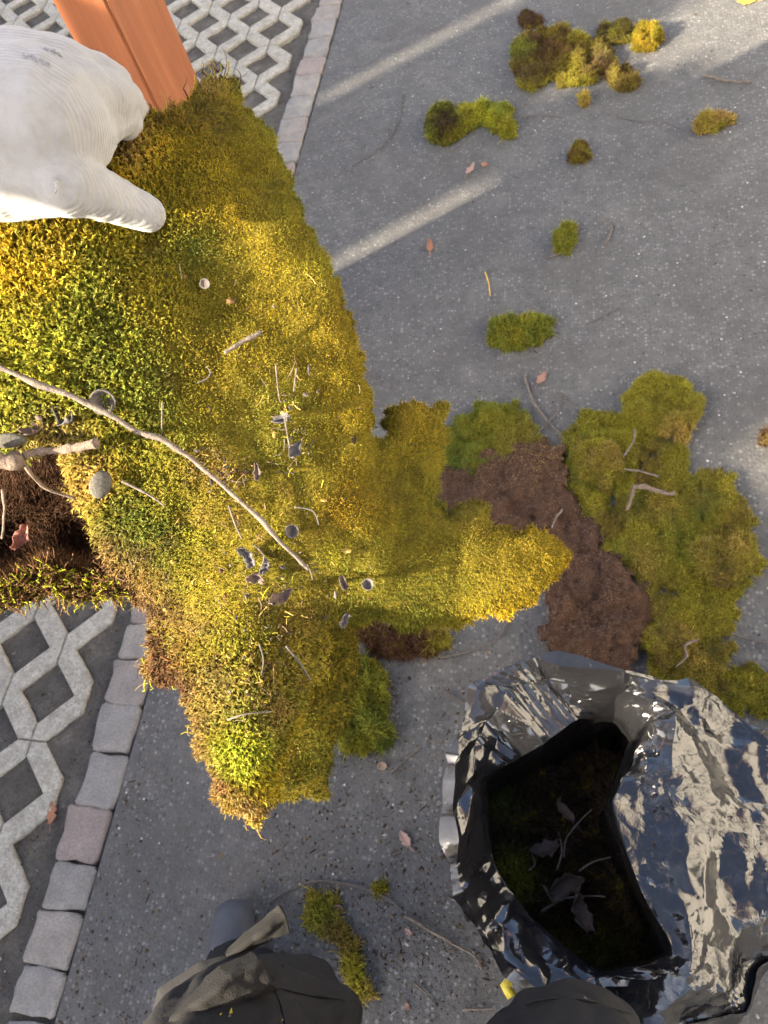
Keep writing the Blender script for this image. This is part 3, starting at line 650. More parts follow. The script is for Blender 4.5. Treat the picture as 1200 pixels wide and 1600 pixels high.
# ------------------------------------------------------------ moss on the ground
def ground_moss(name, label, polypx, height, colf, group=None, dens=160000, L=.010, r=.0009, felt=False, s=3, zbase=0., lean=.75, holes=0., cat='moss', edge=.03, leafy=4, fine=False):
    poly = np.array([gp(x, y, zbase)[:2] for x, y in polypx]); c = poly.mean(0)
    root = empty(name, (c[0], c[1], zbase), label, cat, group)
    x0, y0 = poly.min(0); x1, y1 = poly.max(0); st = max(.004, min(.008, (x1 - x0) / 30))
    xs = np.arange(x0, x1 + st, st); ys = np.arange(y0, y1 + st, st); nx, ny = len(xs), len(ys); G = np.stack(np.meshgrid(xs, ys), -1).reshape(-1, 2)
    cen = (G.reshape(ny, nx, 2)[:-1, :-1] + st / 2).reshape(-1, 2); c3 = np.c_[cen, cen[:, 0] * 0]
    ok = inpoly(cen + np.c_[fbm(c3, 45, s), fbm(c3, 45, s + 3)] * min(.045, .45 * (x1 - x0)), poly)
    if holes: ok &= fbm(c3, 26, s + 31, 2) < .52 - holes
    e = np.clip(np.where(inpoly(G, poly), edist(G, poly), 0) / edge, 0, 1); G3 = np.c_[G, G[:, 0] * 0]
    z = zbase + .004 + height * (.35 + .65 * (1 - (1 - e) ** 2)) * np.clip(.85 + fbm(G3, 30, s + 7, 3) * (1.3 if felt else 2.1), .08, 2) + fbm(G3, 90, s + 9, 2) * .004
    V = np.c_[G, np.maximum(z, zbase + .002)]; i = np.arange(nx * ny).reshape(ny, nx)
    a, b, c_, d = i[:-1, :-1].ravel()[ok], i[:-1, 1:].ravel()[ok], i[1:, 1:].ravel()[ok], i[1:, :-1].ravel()[ok]; T = np.r_[np.c_[a, b, c_], np.c_[a, c_, d]]
    E = np.r_[T[:, [0, 1]], T[:, [1, 2]], T[:, [2, 0]]]; key = np.sort(E, 1); _, inv, cnt = np.unique(key[:, 0] * len(V) + key[:, 1], return_inverse=True, return_counts=True); be = E[cnt[inv] == 1]; nV = len(V)
    Bk = V.copy(); Bk[:, 2] = zbase + .001; VV = np.r_[V, Bk]; TS = np.r_[np.c_[be[:, 0], be[:, 0] + nV, be[:, 1]], np.c_[be[:, 1], be[:, 0] + nV, be[:, 1] + nV]]
    used = np.unique(np.r_[T.ravel(), TS.ravel(), (T + nV).ravel()]); mp = -np.ones(len(VV), int); mp[used] = np.arange(len(used))
    mesh_np('moss_mat' if not felt else 'root_felt', VV[used], mp[np.r_[T, TS, T[:, ::-1] + nV]], M_BROWN if felt else M_BACK, None, root)
    P, N, k = tri_sample(VV, np.r_[T, TS], dens); Q = pxof(P); tip, base = colf(Q, P)
    tip = np.clip(tip * (1 + rng.normal(0, .3, (len(P), 1))), .003, .9)
    shoots(P - N * .002, N, L * rng.uniform(.5, 1.7, len(P)) * np.where(rng.random(len(P)) < .06, 1.8, 1), r * rng.uniform(.7, 1.3, len(P)), tip, base, leafy, .6, lean, 'moss_shoots' if not felt else 'root_fibres', root, M_FIBRE if felt else M_SHOOT, fine)
    return root
def cf(base, alt, patches=(), f=22, s=5, k=1.55):
    def g(Q, P):
        n = np.clip(.5 + fbm(P, f, s, 3) * 1.3, 0, 1)[:, None]; c = np.array(base) * (1 - n) + np.array(alt) * n
        c = blobs(Q + np.c_[vn(P, 40, 3), vn(P, 40, 4)] * 25, c, patches); c = np.clip(c * (k + fbm(P, 90, s + 1, 2)[:, None] * .6), .004, .9); return c, c * .62
    return g
FELT = (.095, .058, .042); FELT2 = (.17, .112, .085)
ground_moss('moss_mat_pile', 'wide flat mat of olive green moss lying right of the bare brown slabs', [(905, 655), (945, 645), (985, 640), (1010, 672), (1050, 700), (1075, 745), (1130, 740), (1155, 780), (1175, 830), (1195, 890), (1160, 910), (1140, 950), (1142, 985), (1130, 1040), (1195, 1050), (1260, 1075), (1260, 1125), (1100, 1105), (1040, 1060), (1010, 1030), (1000, 960), (990, 900), (945, 850), (905, 800), (880, 760), (880, 700)], .013,
            cf(OLIVE, (.20, .185, .03), [(930, 720, 50, GREEN, .7), (1110, 900, 60, OLIVE, .7), (1140, 860, 40, TAN, .5), (1080, 850, 60, GREEN, .5), (1080, 1030, 40, TAN, .6), (1000, 880, 35, TAN, .5), (960, 690, 40, OLIVE, .6), (1020, 960, 30, DGREEN, .6), (1030, 790, 30, TAN, .4), (1150, 800, 30, BROWN, .5), (950, 830, 25, BROWN, .6)] + [(float(a_), float(b_), float(c_), [TAN, BROWN, DGREEN, OLIVE, GREEN, DUSK][int(d_)], .55) for a_, b_, c_, d_ in zip(_r.uniform(890, 1190, 60), _r.uniform(650, 1100, 60), _r.uniform(7, 24, 60), _r.integers(0, 6, 60))]), s=11, dens=300000, L=.0065, r=.0006, leafy=2, holes=.21, fine=True)
ground_moss('moss_clump', 'round olive clump of moss at the far end of the green mat', [(975, 625), (985, 605), (1020, 588), (1060, 598), (1095, 620), (1100, 660), (1070, 680), (1040, 695), (1005, 670), (975, 655)], .024, cf(OLIVE, (.21, .19, .03), [(1060, 685, 35, TAN, .8)]), s=12, dens=300000, L=.0065, r=.0006, leafy=2, fine=True, zbase=.006)
ground_moss('moss_clump', 'dark green clump of moss lying behind the upper brown slab', [(690, 730), (700, 690), (725, 650), (760, 634), (795, 633), (820, 650), (845, 690), (830, 720), (780, 735), (730, 745)], .022, cf(GREEN, DGREEN, [(820, 690, 40, TAN, .4), (770, 660, 50, OLIVE, .6)]), s=13, dens=300000, L=.0065, r=.0006, leafy=2, fine=True)
FC = cf(FELT, FELT2, [(760, 720, 40, TAN, .35), (850, 705, 50, TAN, .5)], 40, 8)
ground_moss('upturned_moss_slab', 'upturned moss slab showing brown felt behind the hanging moss tip', [(660, 780), (690, 740), (735, 712), (800, 700), (850, 690), (885, 705), (890, 750), (905, 800), (940, 830), (935, 870), (880, 890), (820, 880), (740, 850), (680, 830)], .030, FC, s=14, dens=150000, L=.0042, r=.0005, felt=True, leafy=0, lean=1.3)
ground_moss('upturned_moss_slab', 'upturned moss slab with brown felt lying just above the black bag', [(850, 960), (860, 900), (890, 870), (940, 865), (985, 890), (1015, 950), (1010, 1000), (990, 1050), (940, 1085), (880, 1060), (840, 1000)], .034, cf(FELT, FELT2, [(1000, 960, 30, RUST, .5)], 40, 9), s=15, dens=170000, L=.0042, r=.0005, felt=True, leafy=0, lean=1.3, zbase=.004)
ground_moss('moss_clump', 'olive moss clump on the asphalt under the lower hanging flap', [(545, 1040), (570, 1030), (590, 1060), (605, 1075), (600, 1130), (612, 1165), (575, 1170), (535, 1172), (520, 1120)], .05, cf(OLIVE, DGREEN, [(590, 1080, 30, OLIVE, .6)]), s=16, dens=190000)
ground_moss('moss_clump', 'small rust brown moss clump below the right hanging flap', [(600, 990), (640, 975), (690, 985), (700, 1010), (660, 1028), (610, 1020), (560, 1010), (562, 975)], .035, cf(RUST, BROWN, [(690, 1000, 20, OLIVE, .8)]), s=17, dens=200000)
for lab_, pl_, sd_ in [('ragged olive moss scrap overlapping the mat beside its right edge', [(1085, 850), (1110, 835), (1150, 845), (1180, 870), (1170, 905), (1130, 915), (1095, 900), (1080, 875)], 51), ('torn moss scrap lying on the mat just above the bag', [(1000, 985), (1040, 975), (1075, 985), (1095, 1010), (1070, 1040), (1030, 1045), (1005, 1020)], 52), ('loose moss scrap on the mat left of the broken branch', [(905, 700), (940, 690), (965, 705), (975, 745), (955, 770), (920, 765), (900, 735)], 53)]:
    ground_moss('moss_scrap', lab_, pl_, .016, cf(OLIVE, (.20, .15, .05), [(pl_[2][0], pl_[2][1], 22, TAN, .6), (pl_[5][0], pl_[5][1], 20, BROWN, .5)], 40, sd_), 'moss scraps lying on the mat', 260000, .0075, .0006, False, sd_, .014, 1.2, edge=.012, leafy=2, fine=True)
ground_moss('moss_strip', 'thin ragged strip of moss beside the left trouser leg', [(488, 1405), (510, 1402), (530, 1425), (538, 1470), (560, 1500), (575, 1540), (580, 1562), (560, 1555), (540, 1510), (520, 1480), (500, 1450), (480, 1430)], .022, cf(OLIVE, TAN, [(505, 1425, 30, GREEN, .5), (520, 1460, 25, BROWN, .7), (560, 1530, 20, LIME, .3)]), s=18, dens=200000)
ground_moss('moss_clod', 'large brown and green moss clod farthest back on the asphalt', [(800, 85), (815, 65), (850, 55), (880, 45), (900, 62), (940, 75), (962, 95), (950, 115), (925, 130), (880, 138), (860, 125), (835, 140), (815, 130), (802, 110)], .026, cf(OLIVE, BROWN, [(865, 75, 32, BROWN, .9), (815, 80, 18, GREEN, .8), (830, 115, 22, DUSK, .7), (900, 132, 20, LIME, .5), (925, 100, 25, BROWN, .5), (945, 95, 20, DUSK, .7)]), s=19, dens=190000, L=.009, r=.0009, lean=1.4)
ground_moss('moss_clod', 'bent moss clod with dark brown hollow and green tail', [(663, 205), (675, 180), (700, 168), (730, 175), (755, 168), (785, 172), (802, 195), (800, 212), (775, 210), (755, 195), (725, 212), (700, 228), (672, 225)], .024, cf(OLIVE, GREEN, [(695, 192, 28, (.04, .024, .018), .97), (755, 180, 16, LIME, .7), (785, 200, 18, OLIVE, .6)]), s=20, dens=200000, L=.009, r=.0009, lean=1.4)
for nm, lab, pl, hh, c1, c2, sd in [
    ('moss_tuft', 'grey green moss tuft right of the large back clod', [(928, 55), (945, 42), (975, 35), (985, 55), (965, 70), (940, 72)], .016, OLIVE, DUSK, 21),
    ('moss_tuft', 'bright yellow moss tuft farthest back in the sunlight', [(988, 60), (1000, 45), (1022, 48), (1033, 65), (1020, 80), (998, 82)], .026, (.36, .24, .02), OLIVE, 22),
    ('moss_tuft', 'pale yellow tuft of moss below the bright yellow tuft', [(948, 122), (965, 118), (978, 108), (990, 118), (1000, 130), (985, 148), (965, 146)], .026, (.28, .22, .05), BROWN, 23),
    ('moss_tuft', 'tiny olive moss tuft below the large back clod', [(905, 155), (912, 150), (921, 155), (918, 167), (908, 167)], .015, OLIVE, TAN, 24),
    ('moss_tuft', 'flat brown moss scrap behind the large back clod', [(812, 32), (825, 25), (842, 27), (845, 40), (825, 46), (812, 42)], .015, DUSK, BROWN, 25),
    ('moss_tuft', 'flattened grey green moss scrap nearest the right edge', [(1085, 200), (1100, 188), (1115, 180), (1140, 184), (1145, 194), (1120, 200), (1098, 210)], .018, OLIVE, TAN, 26),
    ('moss_tuft', 'small round orange brown moss tuft midway on the asphalt', [(890, 240), (900, 230), (915, 230), (923, 243), (915, 255), (895, 253)], .014, OLIVE, RUST, 27),
    ('moss_tuft', 'square olive moss tuft with a pale root, alone on the asphalt', [(866, 372), (880, 358), (897, 356), (898, 378), (885, 398), (868, 392)], .016, OLIVE, GREEN, 28),
    ('moss_tuft', 'oblong olive moss tuft above the dark green clump', [(765, 525), (772, 503), (800, 497), (840, 500), (863, 508), (850, 528), (830, 545), (795, 548), (768, 542)], .018, OLIVE, GREEN, 29),
    ('moss_tuft', 'small dark moss scrap on the asphalt at the right edge', [(1183, 685), (1195, 672), (1215, 675), (1220, 692), (1195, 697)], .01, BROWN, DUSK, 30),
    ('moss_tuft', 'small tuft of moss caught on the long curved twig', [(588, 1385), (600, 1380), (606, 1390), (598, 1398), (588, 1396)], .012, OLIVE, GOLD, 31)]:
    ground_moss(nm, lab, pl, hh, cf(c1, c2, (), 45, sd, 1.0 if sd in (22, 23) else 1.35), 'small moss tufts scattered on the asphalt', 220000, .009, .0008, False, sd, edge=.012, lean=1.4)

# ------------------------------------------------------------ twigs, leaves, husks
def tube(pts, r0, r1, name, m, knots=0, seg=6, sub=5, parent=None, sd=0):
    pts = np.array(pts, float); n = len(pts); tt = np.linspace(0, n - 1, (n - 1) * sub + 1); out = []
    for t in tt:
        i = min(int(t), n - 2); f = t - i; p0, p1, p2, p3 = pts[max(i - 1, 0)], pts[i], pts[i + 1], pts[min(i + 2, n - 1)]
        out.append(.5 * ((2 * p1) + (-p0 + p2) * f + (2 * p0 - 5 * p1 + 4 * p2 - p3) * f * f + (-p0 + 3 * p1 - 3 * p2 + p3) * f ** 3))
    C = np.array(out); C = C + np.c_[vn(C, 70, sd), vn(C, 70, sd + 1), vn(C, 70, sd + 2)] * r0 * 1.1
    tg = np.gradient(C, axis=0); tg /= np.linalg.norm(tg, axis=1)[:, None] + 1e-9; a = np.cross(tg, [.3, .2, .93]); a /= np.linalg.norm(a, axis=1)[:, None] + 1e-9; b = np.cross(tg, a)
    k = np.linspace(0, 1, len(C)); rad = (r0 + (r1 - r0) * k) * (1 + .5 * np.clip(vn(np.c_[k, k, k], 14, sd + 7) * 2, -.3, 1) * (1 if knots else .5))
    V = []; T = []
    for q in range(len(C)):
        for s in range(seg): an = 2 * math.pi * s / seg; V.append(C[q] + (a[q] * math.cos(an) + b[q] * math.sin(an)) * rad[q] * (1 + .12 * math.sin(3 * an + q)))
    for q in range(len(C) - 1):
        for s in range(seg): x, y = q * seg + s, q * seg + (s + 1) % seg; T += [(x, y, y + seg), (x, y + seg, x + seg)]
    for q, o in ((0, 0), (len(C) - 1, (len(C) - 1) * seg)):
        V.append(C[q]); [T.append((len(V) - 1, o + (s + 1) % seg, o + s) if q == 0 else (len(V) - 1, o + s, o + (s + 1) % seg)) for s in range(seg)]
    return mesh_np(name, V, T, m, None, parent)
def on_moss(px, py, lift=.012): return dp(px, py, float(depth_of(np.array([[px, py]], float))[0]) - lift)
def mtwig(name, label, pts, r0, r1, m, lift=.014, knots=1, sd=0): return tag(tube([on_moss(x, y, lift) for x, y in pts], r0, r1, name, m, knots, 7, 6, None, sd), label, 'twig')
def gtwig(label, pts, r0, r1, m, z=.004, name='twig', sd=0, parent=None, group='loose twigs scattered on the asphalt'):
    o = tube([gp(x, y, z + r0) for x, y in pts], r0, r1, name, m, 1, 5, 5, parent, sd)
    return o if parent is not None else tag(o, label, 'twig', group)
big = mtwig('long_twig', 'long knobbly grey twig lying diagonally across the hanging moss', [(-40, 560), (0, 575), (70, 605), (150, 636), (215, 672), (265, 695), (310, 725), (350, 760), (395, 800), (430, 838), (465, 872), (483, 888)], .0021, .0014, M_BARK, .014, 1, 3)
mtwig('short_twig', 'short stubby grey twig on golden moss below the thumb', [(350, 550), (372, 538), (392, 527), (409, 518)], .0012, .0015, M_BARK, sd=5)
for k, (lab, pts, r, mm) in enumerate([
    ('thin straw stalk standing left of a grey leaf scrap', [(432, 570), (434, 600), (437, 628)], .0007, M_PALE), ('thin pale stalk next to the seed scraps in the moss centre', [(464, 575), (461, 595), (459, 612)], .0008, M_PALE), ('fine stalk pointing down to the dark grey leaf scrap', [(444, 650), (449, 680), (453, 700)], .0007, M_PALE),
    ('curled thread-like stem on the moss near the green patch', [(308, 598), (322, 592), (328, 582), (322, 572)], .0007, M_PALE), ('short dark stem right of the hollow cap', [(460, 792), (488, 798), (498, 820)], .0007, M_BARKD), ('thin brown stick below the middle of the long twig', [(358, 790), (366, 815), (378, 842)], .0009, M_BARK),
    ('slender pale stem pointing right from the grey pod', [(190, 752), (225, 768), (257, 790)], .0011, M_PALE), ('thin upright stalk crossing the long twig', [(254, 628), (253, 660), (252, 680)], .0006, M_PALE), ('dark curved stem low on the moss tip', [(405, 1005), (412, 1030), (408, 1055)], .0007, M_BARKD), ('brown twig on the lower moss beside the right edge', [(448, 1010), (468, 1035), (485, 1062)], .0012, M_BARKD), ('pale forked stem across the lower moss tip', [(355, 1125), (385, 1115), (425, 1112)], .0009, M_BARK), ('grey stem on the lower moss above the tip', [(395, 850), (412, 868), (405, 892)], .0006, M_PALE)]):
    mtwig('twig', lab, pts, r * .8, r * .6, M_BARK if mm is M_PALE else mm, .012, 0, 20 + k)

def leaf_mesh(L, W, lobes=3, curl=.25, sd=0):
    r = np.random.default_rng(sd); n = 9; V = []; F = []
    for k in range(n):
        t = k / (n - 1); w_ = W * math.sin(math.pi * min(1, t * .92 + .06)) ** .7 * (1 - .45 * abs(math.sin(t * math.pi * lobes)) if lobes else 1) * r.uniform(.85, 1.1)
        z = curl * L * ((t - .5) ** 2 - .1); zz = curl * W * r.uniform(.2, 1.0)
        V += [(-w_, t * L, z + zz), (-w_ * .5, t * L + .03 * L, z + zz * .25), (0, t * L, z), (w_ * .5, t * L + .03 * L, z + zz * .3), (w_, t * L, z + zz * r.uniform(.4, 1.3))]
    for k in range(n - 1):
        for s in range(4): F.append((k * 5 + s, k * 5 + s + 1, k * 5 + s + 6, k * 5 + s + 5))
    me = bpy.data.meshes.new('leaf'); me.from_pydata(V, [], F); me.polygons.foreach_set('use_smooth', [True] * len(F)); return me
def leaf(name, label, P, L, W, ang, m, lobes=3, curl=.3, tilt=(0, 0), sd=0, stem=True, group=None, cam_frame=False):
    me = leaf_mesh(L, W, lobes, curl, sd); me.materials.append(m)
    o = bpy.data.objects.new(name, me); COL.objects.link(o)
    Rm = Matrix.Rotation(math.radians(ang), 4, 'Z') @ Matrix.Rotation(tilt[0], 4, 'X') @ Matrix.Rotation(tilt[1], 4, 'Y')
    if cam_frame: Rm = Matrix([list(RC[i]) + [0] for i in range(3)] + [[0, 0, 0, 1]]) @ Rm
    o.matrix_world = Matrix.Translation(Vector([float(x) for x in P])) @ Rm @ Matrix.Translation((0, -L / 2, .1 * curl * L + .0005))
    sm = o.modifiers.new('thickness', 'SOLIDIFY'); sm.thickness = .0005
    if stem and L > .015:
        st = tube([(0, .1 * L, .0), (.01 * L, -.15 * L, .001), (.06 * L, -.4 * L, .002)], .0006, .0005, 'leaf_stalk', m, 0, 4, 3, None, sd); st.parent = o
    return tag(o, label, 'leaf', group)
LG = 'dry leaves lying on the ground'
leaf('dry_leaf', 'pinkish dry leaf below the bent brown clod', gp(735, 266, .003), .045, .013, -25, M_LEAF['pink'], 2, .5, sd=1, group=LG)
leaf('dry_leaf', 'rust coloured leaf near the lower light streak', gp(672, 386, .003), .045, .013, 5, M_LEAF['rust'], 3, .4, sd=2, group=LG)
leaf('dry_leaf', 'reddish brown leaf above the forked twig', gp(846, 592, .003), .036, .013, -30, M_LEAF['red'], 2, .4, sd=3, group=LG)
leaf('dry_leaf', 'small lobed pinkish brown oak leaf left of the bag', gp(633, 1311, .003), .030, .012, 40, M_LEAF['pink'], 3, .3, sd=4, group=LG)
leaf('dry_leaf', 'orange lobed leaf on the dirt beside the concrete grid', gp(82, 1271, -.004), .042, .013, 10, M_LEAF['rust'], 3, .4, sd=5, group=LG)
leaf('dry_leaf', 'bright yellow leaf at the sunlit upper right edge', gp(1166, 4, .003), .05, .016, 80, M_LEAF['yellow'], 2, .3, sd=6, group=LG)
leaf('dry_leaf', 'tiny brown leaf scrap right of the pinkish leaf', gp(757, 258, .003), .02, .009, 70, M_LEAF['rust'], 0, .4, sd=7, group=LG)
leaf('dry_leaf', 'small orange leaf scrap right of the moss strip', gp(636, 1572, .003), .010, .004, 20, M_LEAF['red'], 0, .3, sd=8, group=LG)
leaf('dry_leaf', 'pinkish leaf scrap near the end of the curved twig', gp(638, 1456, .003), .014, .006, 60, M_LEAF['pink'], 2, .4, sd=9, group=LG)
for k, (x, y, L, W, a, mm, lab) in enumerate([(458, 706, .014, .006, -30, 'grey', 'dark grey leaf scrap in the middle of the hanging moss'), (390, 868, .015, .0075, 30, 'grey', 'folded grey leaf scrap below the long twig'), (418, 888, .011, .005, -10, 'grey', 'narrow grey leaf scrap right of the folded one'), (400, 900, .012, .006, 80, 'pink', 'crumpled pale leaf scrap under the two grey ones'), (447, 655, .013, .006, 100, 'grey', 'crumpled grey scrap above the dark grey leaf scrap'), (436, 938, .018, .007, -60, 'pink', 'pinkish torn leaf on the lower moss'), (536, 912, .010, .005, 20, 'pink', 'small grey pink scale left of the dark husk'), (535, 968, .011, .006, -20, 'grey', 'oval grey scale at the lower fold of the moss'), (403, 740, .012, .0035, 5, 'pink', 'narrow brown bud scale on the moss centre'), (35, 842, .020, .009, 160, 'red', 'curled reddish leaf inside the brown hollow'), (105, 660, .018, .009, 60, 'grey', 'curled grey leaf scrap above the bare root'), (60, 676, .016, .008, -40, 'pink', 'brownish curled leaf scrap right of the speckled pod')]):
    q = on_moss(x, y, .007) if k != 9 else dp(x, y, .60)
    leaf('leaf_scrap', lab, q, L, W * .8, a, M_SCRAP[mm], [2, 1, 3, 2, 1, 3, 1, 1, 2, 2, 2, 1][k], 1.1, (rng.uniform(-.6, .6), rng.uniform(-.7, .7)), 30 + k, False, 'dry scraps caught in the hanging moss', True)
def husk(name, label, P, r, m, cup=.7, hollow=True, ang=0, squash=1., catg='acorn cap'):
    bm = bmesh.new(); n = 14; rings = []
    prof = [(0, -.9), (.45, -.82), (.8, -.5), (1, 0), (.9, .06), (.72, -.35), (.38, -.65), (0, -.72)] if hollow else [(0, -.5), (.55, -.42), (.9, -.15), (1, .1), (.8, .36), (.45, .5), (0, .55)]
    for rr, z in prof:
        if rr == 0: rings.append([bm.verts.new((0, 0, z * r * cup))])
        else: rings.append([bm.verts.new((math.cos(6.283 * k / n) * rr * r * (1 + .04 * math.sin(5 * k)), math.sin(6.283 * k / n) * rr * r * squash, z * r * cup)) for k in range(n)])
    for A, B in zip(rings[:-1], rings[1:]):
        for k in range(n):
            if len(A) == 1: bm.faces.new([A[0], B[(k + 1) % n], B[k]])
            elif len(B) == 1: bm.faces.new([A[k], A[(k + 1) % n], B[0]])
            else: bm.faces.new([A[k], A[(k + 1) % n], B[(k + 1) % n], B[k]])
    o = bm_obj(name, bm, m, None, smooth=True)
    o.matrix_world = Matrix.Translation(Vector([float(x) for x in P])) @ Matrix([list(RC[i]) + [0] for i in range(3)] + [[0, 0, 0, 1]]) @ Matrix.Rotation(math.radians(ang), 4, 'Z') @ Matrix.Rotation(.35, 4, 'X')
    return tag(o, label, catg)
husk('acorn_cap', 'dark curled cap half hidden by the long twig at left', on_moss(160, 628, .012), .0085, M_BARKD, 1.0, True, 30)
husk('acorn_cap', 'small hollow dark cap right of the long twig', on_moss(456, 830, .010), .005, M_BARKD, 1.2, True, 60)
husk('acorn_cap', 'half sunken grey disc below the cool green patch', on_moss(320, 443, .006), .0036, M_BARKD, .5, True, 0)
husk('acorn_cap', 'tiny dark husk low on the right part of the moss', on_moss(575, 913, .012), .0045, M_BARKD, 1.0, True, 200)
husk('seed_pod', 'oval grey pod at the right rim of the brown hollow', dp(157, 757, .522), .0098, M_GREYNUT, .6, False, 70, .72, 'seed pod')
husk('seed_pod', 'speckled grey pod at the left edge above the hollow', dp(14, 688, .512), .012, M_GREYNUT, .45, False, 5, .42, 'seed pod')
husk('acorn_cap', 'round grey brown acorn cap on asphalt beside the thin stick', gp(597, 1197, .009), .0095, M_ACORN, .6, True, 0)
husk('acorn_cap', 'round reddish acorn cap right of the moss strip', gp(528, 1421, .010), .0095, M_ACORN, .7, True, 0)
# roots at the hollow
hr = tube([dp(-40, 712, .50), dp(0, 715, .50), (dp(38, 718, .505))], .0062, .0042, 'bare_root', M_PALE, 1, 8, 6, None, 61); tag(hr, 'thick pale root stub at the left edge over the hollow', 'root')
hr = tube([dp(36, 712, .505), dp(60, 706, .51), dp(95, 703, .51), dp(125, 697, .505), dp(150, 692, .50)], .0024, .0030, 'bare_root', M_PALE, 1, 7, 6, None, 62); tag(hr, 'pale bare root bridging the top of the brown hollow', 'root')
hr = tube([dp(28, 705, .505), dp(45, 738, .515), dp(75, 765, .53), (dp(118, 778, .54))], .0016, .0009, 'thin_root', M_PALE, 0, 6, 6, None, 63); tag(hr, 'thin curved root hanging across the brown hollow', 'root')
hr = tube([dp(4, 765, .53), dp(8, 800, .55), dp(2, 840, .57)], .0012, .0009, 'thin_root', M_PALE, 0, 6, 5, None, 64); tag(hr, 'short pale root hanging at the left frame edge', 'root')

# twigs on the ground
gtwig('pale stick lying in the sunlit top right corner area', [(1102, 117), (1125, 124), (1145, 128), (1175, 127)], .004, .003, M_BARK, sd=1)
gtwig('long faint curved twig beside the kerb side of the asphalt', [(628, 145), (622, 185), (600, 225), (550, 260)], .0022, .0014, M_BARKD, sd=2)
gtwig('bent grey twig right of the square moss tuft', [(940, 343), (955, 352), (952, 368), (944, 382)], .0025, .002, M_BARK, sd=3)
gtwig('straight faint twig right of the oblong moss tuft', [(968, 480), (945, 492), (915, 508)], .002, .0012, M_BARKD, sd=4)
gtwig('thin dark twig under the back clods', [(820, 182), (850, 180), (880, 183)], .0018, .0012, M_BARKD, sd=5)
gtwig('long thin dark twig left of the flattened scrap', [(962, 182), (990, 188), (1040, 192), (1085, 215)], .0018, .0012, M_BARKD, sd=6)
fk = empty('forked_twig', gp(850, 645), 'forked grey twig just left of the green mat', 'twig', 'loose twigs scattered on the asphalt')
gtwig('', [(820, 586), (830, 620), (850, 650), (888, 690)], .0026, .002, M_BARK, .004, 'stem', 7, fk)
gtwig('', [(835, 680), (856, 660), (872, 638), (876, 615)], .0026, .0015, M_BARKD, .006, 'side_shoot', 8, fk)
gtwig('', [(868, 612), (890, 628), (902, 650)], .002, .0012, M_BARKD, .004, 'side_shoot', 9, fk)
gtwig('thin dark twig near the right edge below the mat', [(1140, 990), (1165, 998), (1210, 1008)], .002, .0016, M_BARKD, sd=10)
gtwig('grey twig between hanging moss and the black bag', [(690, 1028), (740, 1015), (775, 1000), (795, 970)], .0024, .0012, M_BARKD, sd=11)
gtwig('thin pale stick beside the round acorn cap', [(611, 1208), (628, 1192), (655, 1170)], .0018, .0011, M_BARK, sd=12)
gtwig('long curved twig lying in front of the feet', [(418, 1412), (450, 1392), (490, 1378), (530, 1380), (570, 1388), (610, 1405), (628, 1422)], .0028, .0022, M_BARKD, sd=13)
gtwig('pale twig continuing the curved twig towards the bag', [(632, 1430), (665, 1450), (700, 1470), (740, 1492), (753, 1515)], .0032, .0018, M_BARK, sd=14)
gtwig('short pale stick near the bottom edge', [(648, 1536), (665, 1552), (678, 1570)], .0018, .001, M_BARK, sd=15)
gtwig('straight grey stick beside the right trouser leg', [(722, 1577), (745, 1576), (772, 1576)], .0022, .0018, M_BARK, sd=16)
gtwig('broken brown twig left of the bag rim', [(690, 1080), (712, 1092), (732, 1100), (742, 1096)], .0028, .0014, M_BARKD, sd=17)
gtwig('thin grass stem on the asphalt below the rust leaf', [(758, 425), (764, 445), (766, 462)], .0015, .001, M_LEAF['yellow'], sd=18)
gtwig('small twig stub right of the hanging moss edge', [(575, 582), (590, 590), (598, 596)], .002, .0012, M_BARKD, sd=19)
gtwig('pale root lying against the square moss tuft', [(855, 402), (872, 398), (884, 394)], .002, .0014, M_PALE, sd=20)
mt = empty('broken_branch', gp(1010, 770, .045), 'pale broken branch lying on the green moss mat', 'branch')
gtwig('', [(990, 760), (1012, 763), (1035, 770), (1056, 771)], .0052, .0048, M_PALE, .040, 'stem', 21, mt)
gtwig('', [(992, 758), (986, 778), (980, 798)], .0042, .0036, M_PALE, .038, 'side_stub', 22, mt)
gtwig('thin pale stick above the broken branch on the mat', [(975, 733), (1000, 737), (1030, 745)], .0025, .002, M_BARK, .036, sd=23, group='sticks on the moss mat')
gtwig('short upright stick on the far end of the mat', [(992, 672), (990, 690), (975, 712)], .0025, .002, M_BARK, .038, sd=24, group='sticks on the moss mat')
gtwig('grey stick lying on the brown upturned slab', [(878, 795), (868, 812), (862, 825)], .0028, .0022, M_BARK, .036, sd=25, group='sticks on the moss mat')
gtwig('curved brown root on the mat above the bag', [(1090, 1000), (1070, 1008), (1072, 1025), (1055, 1042)], .003, .002, M_PALE, .034, sd=26, group='sticks on the moss mat')

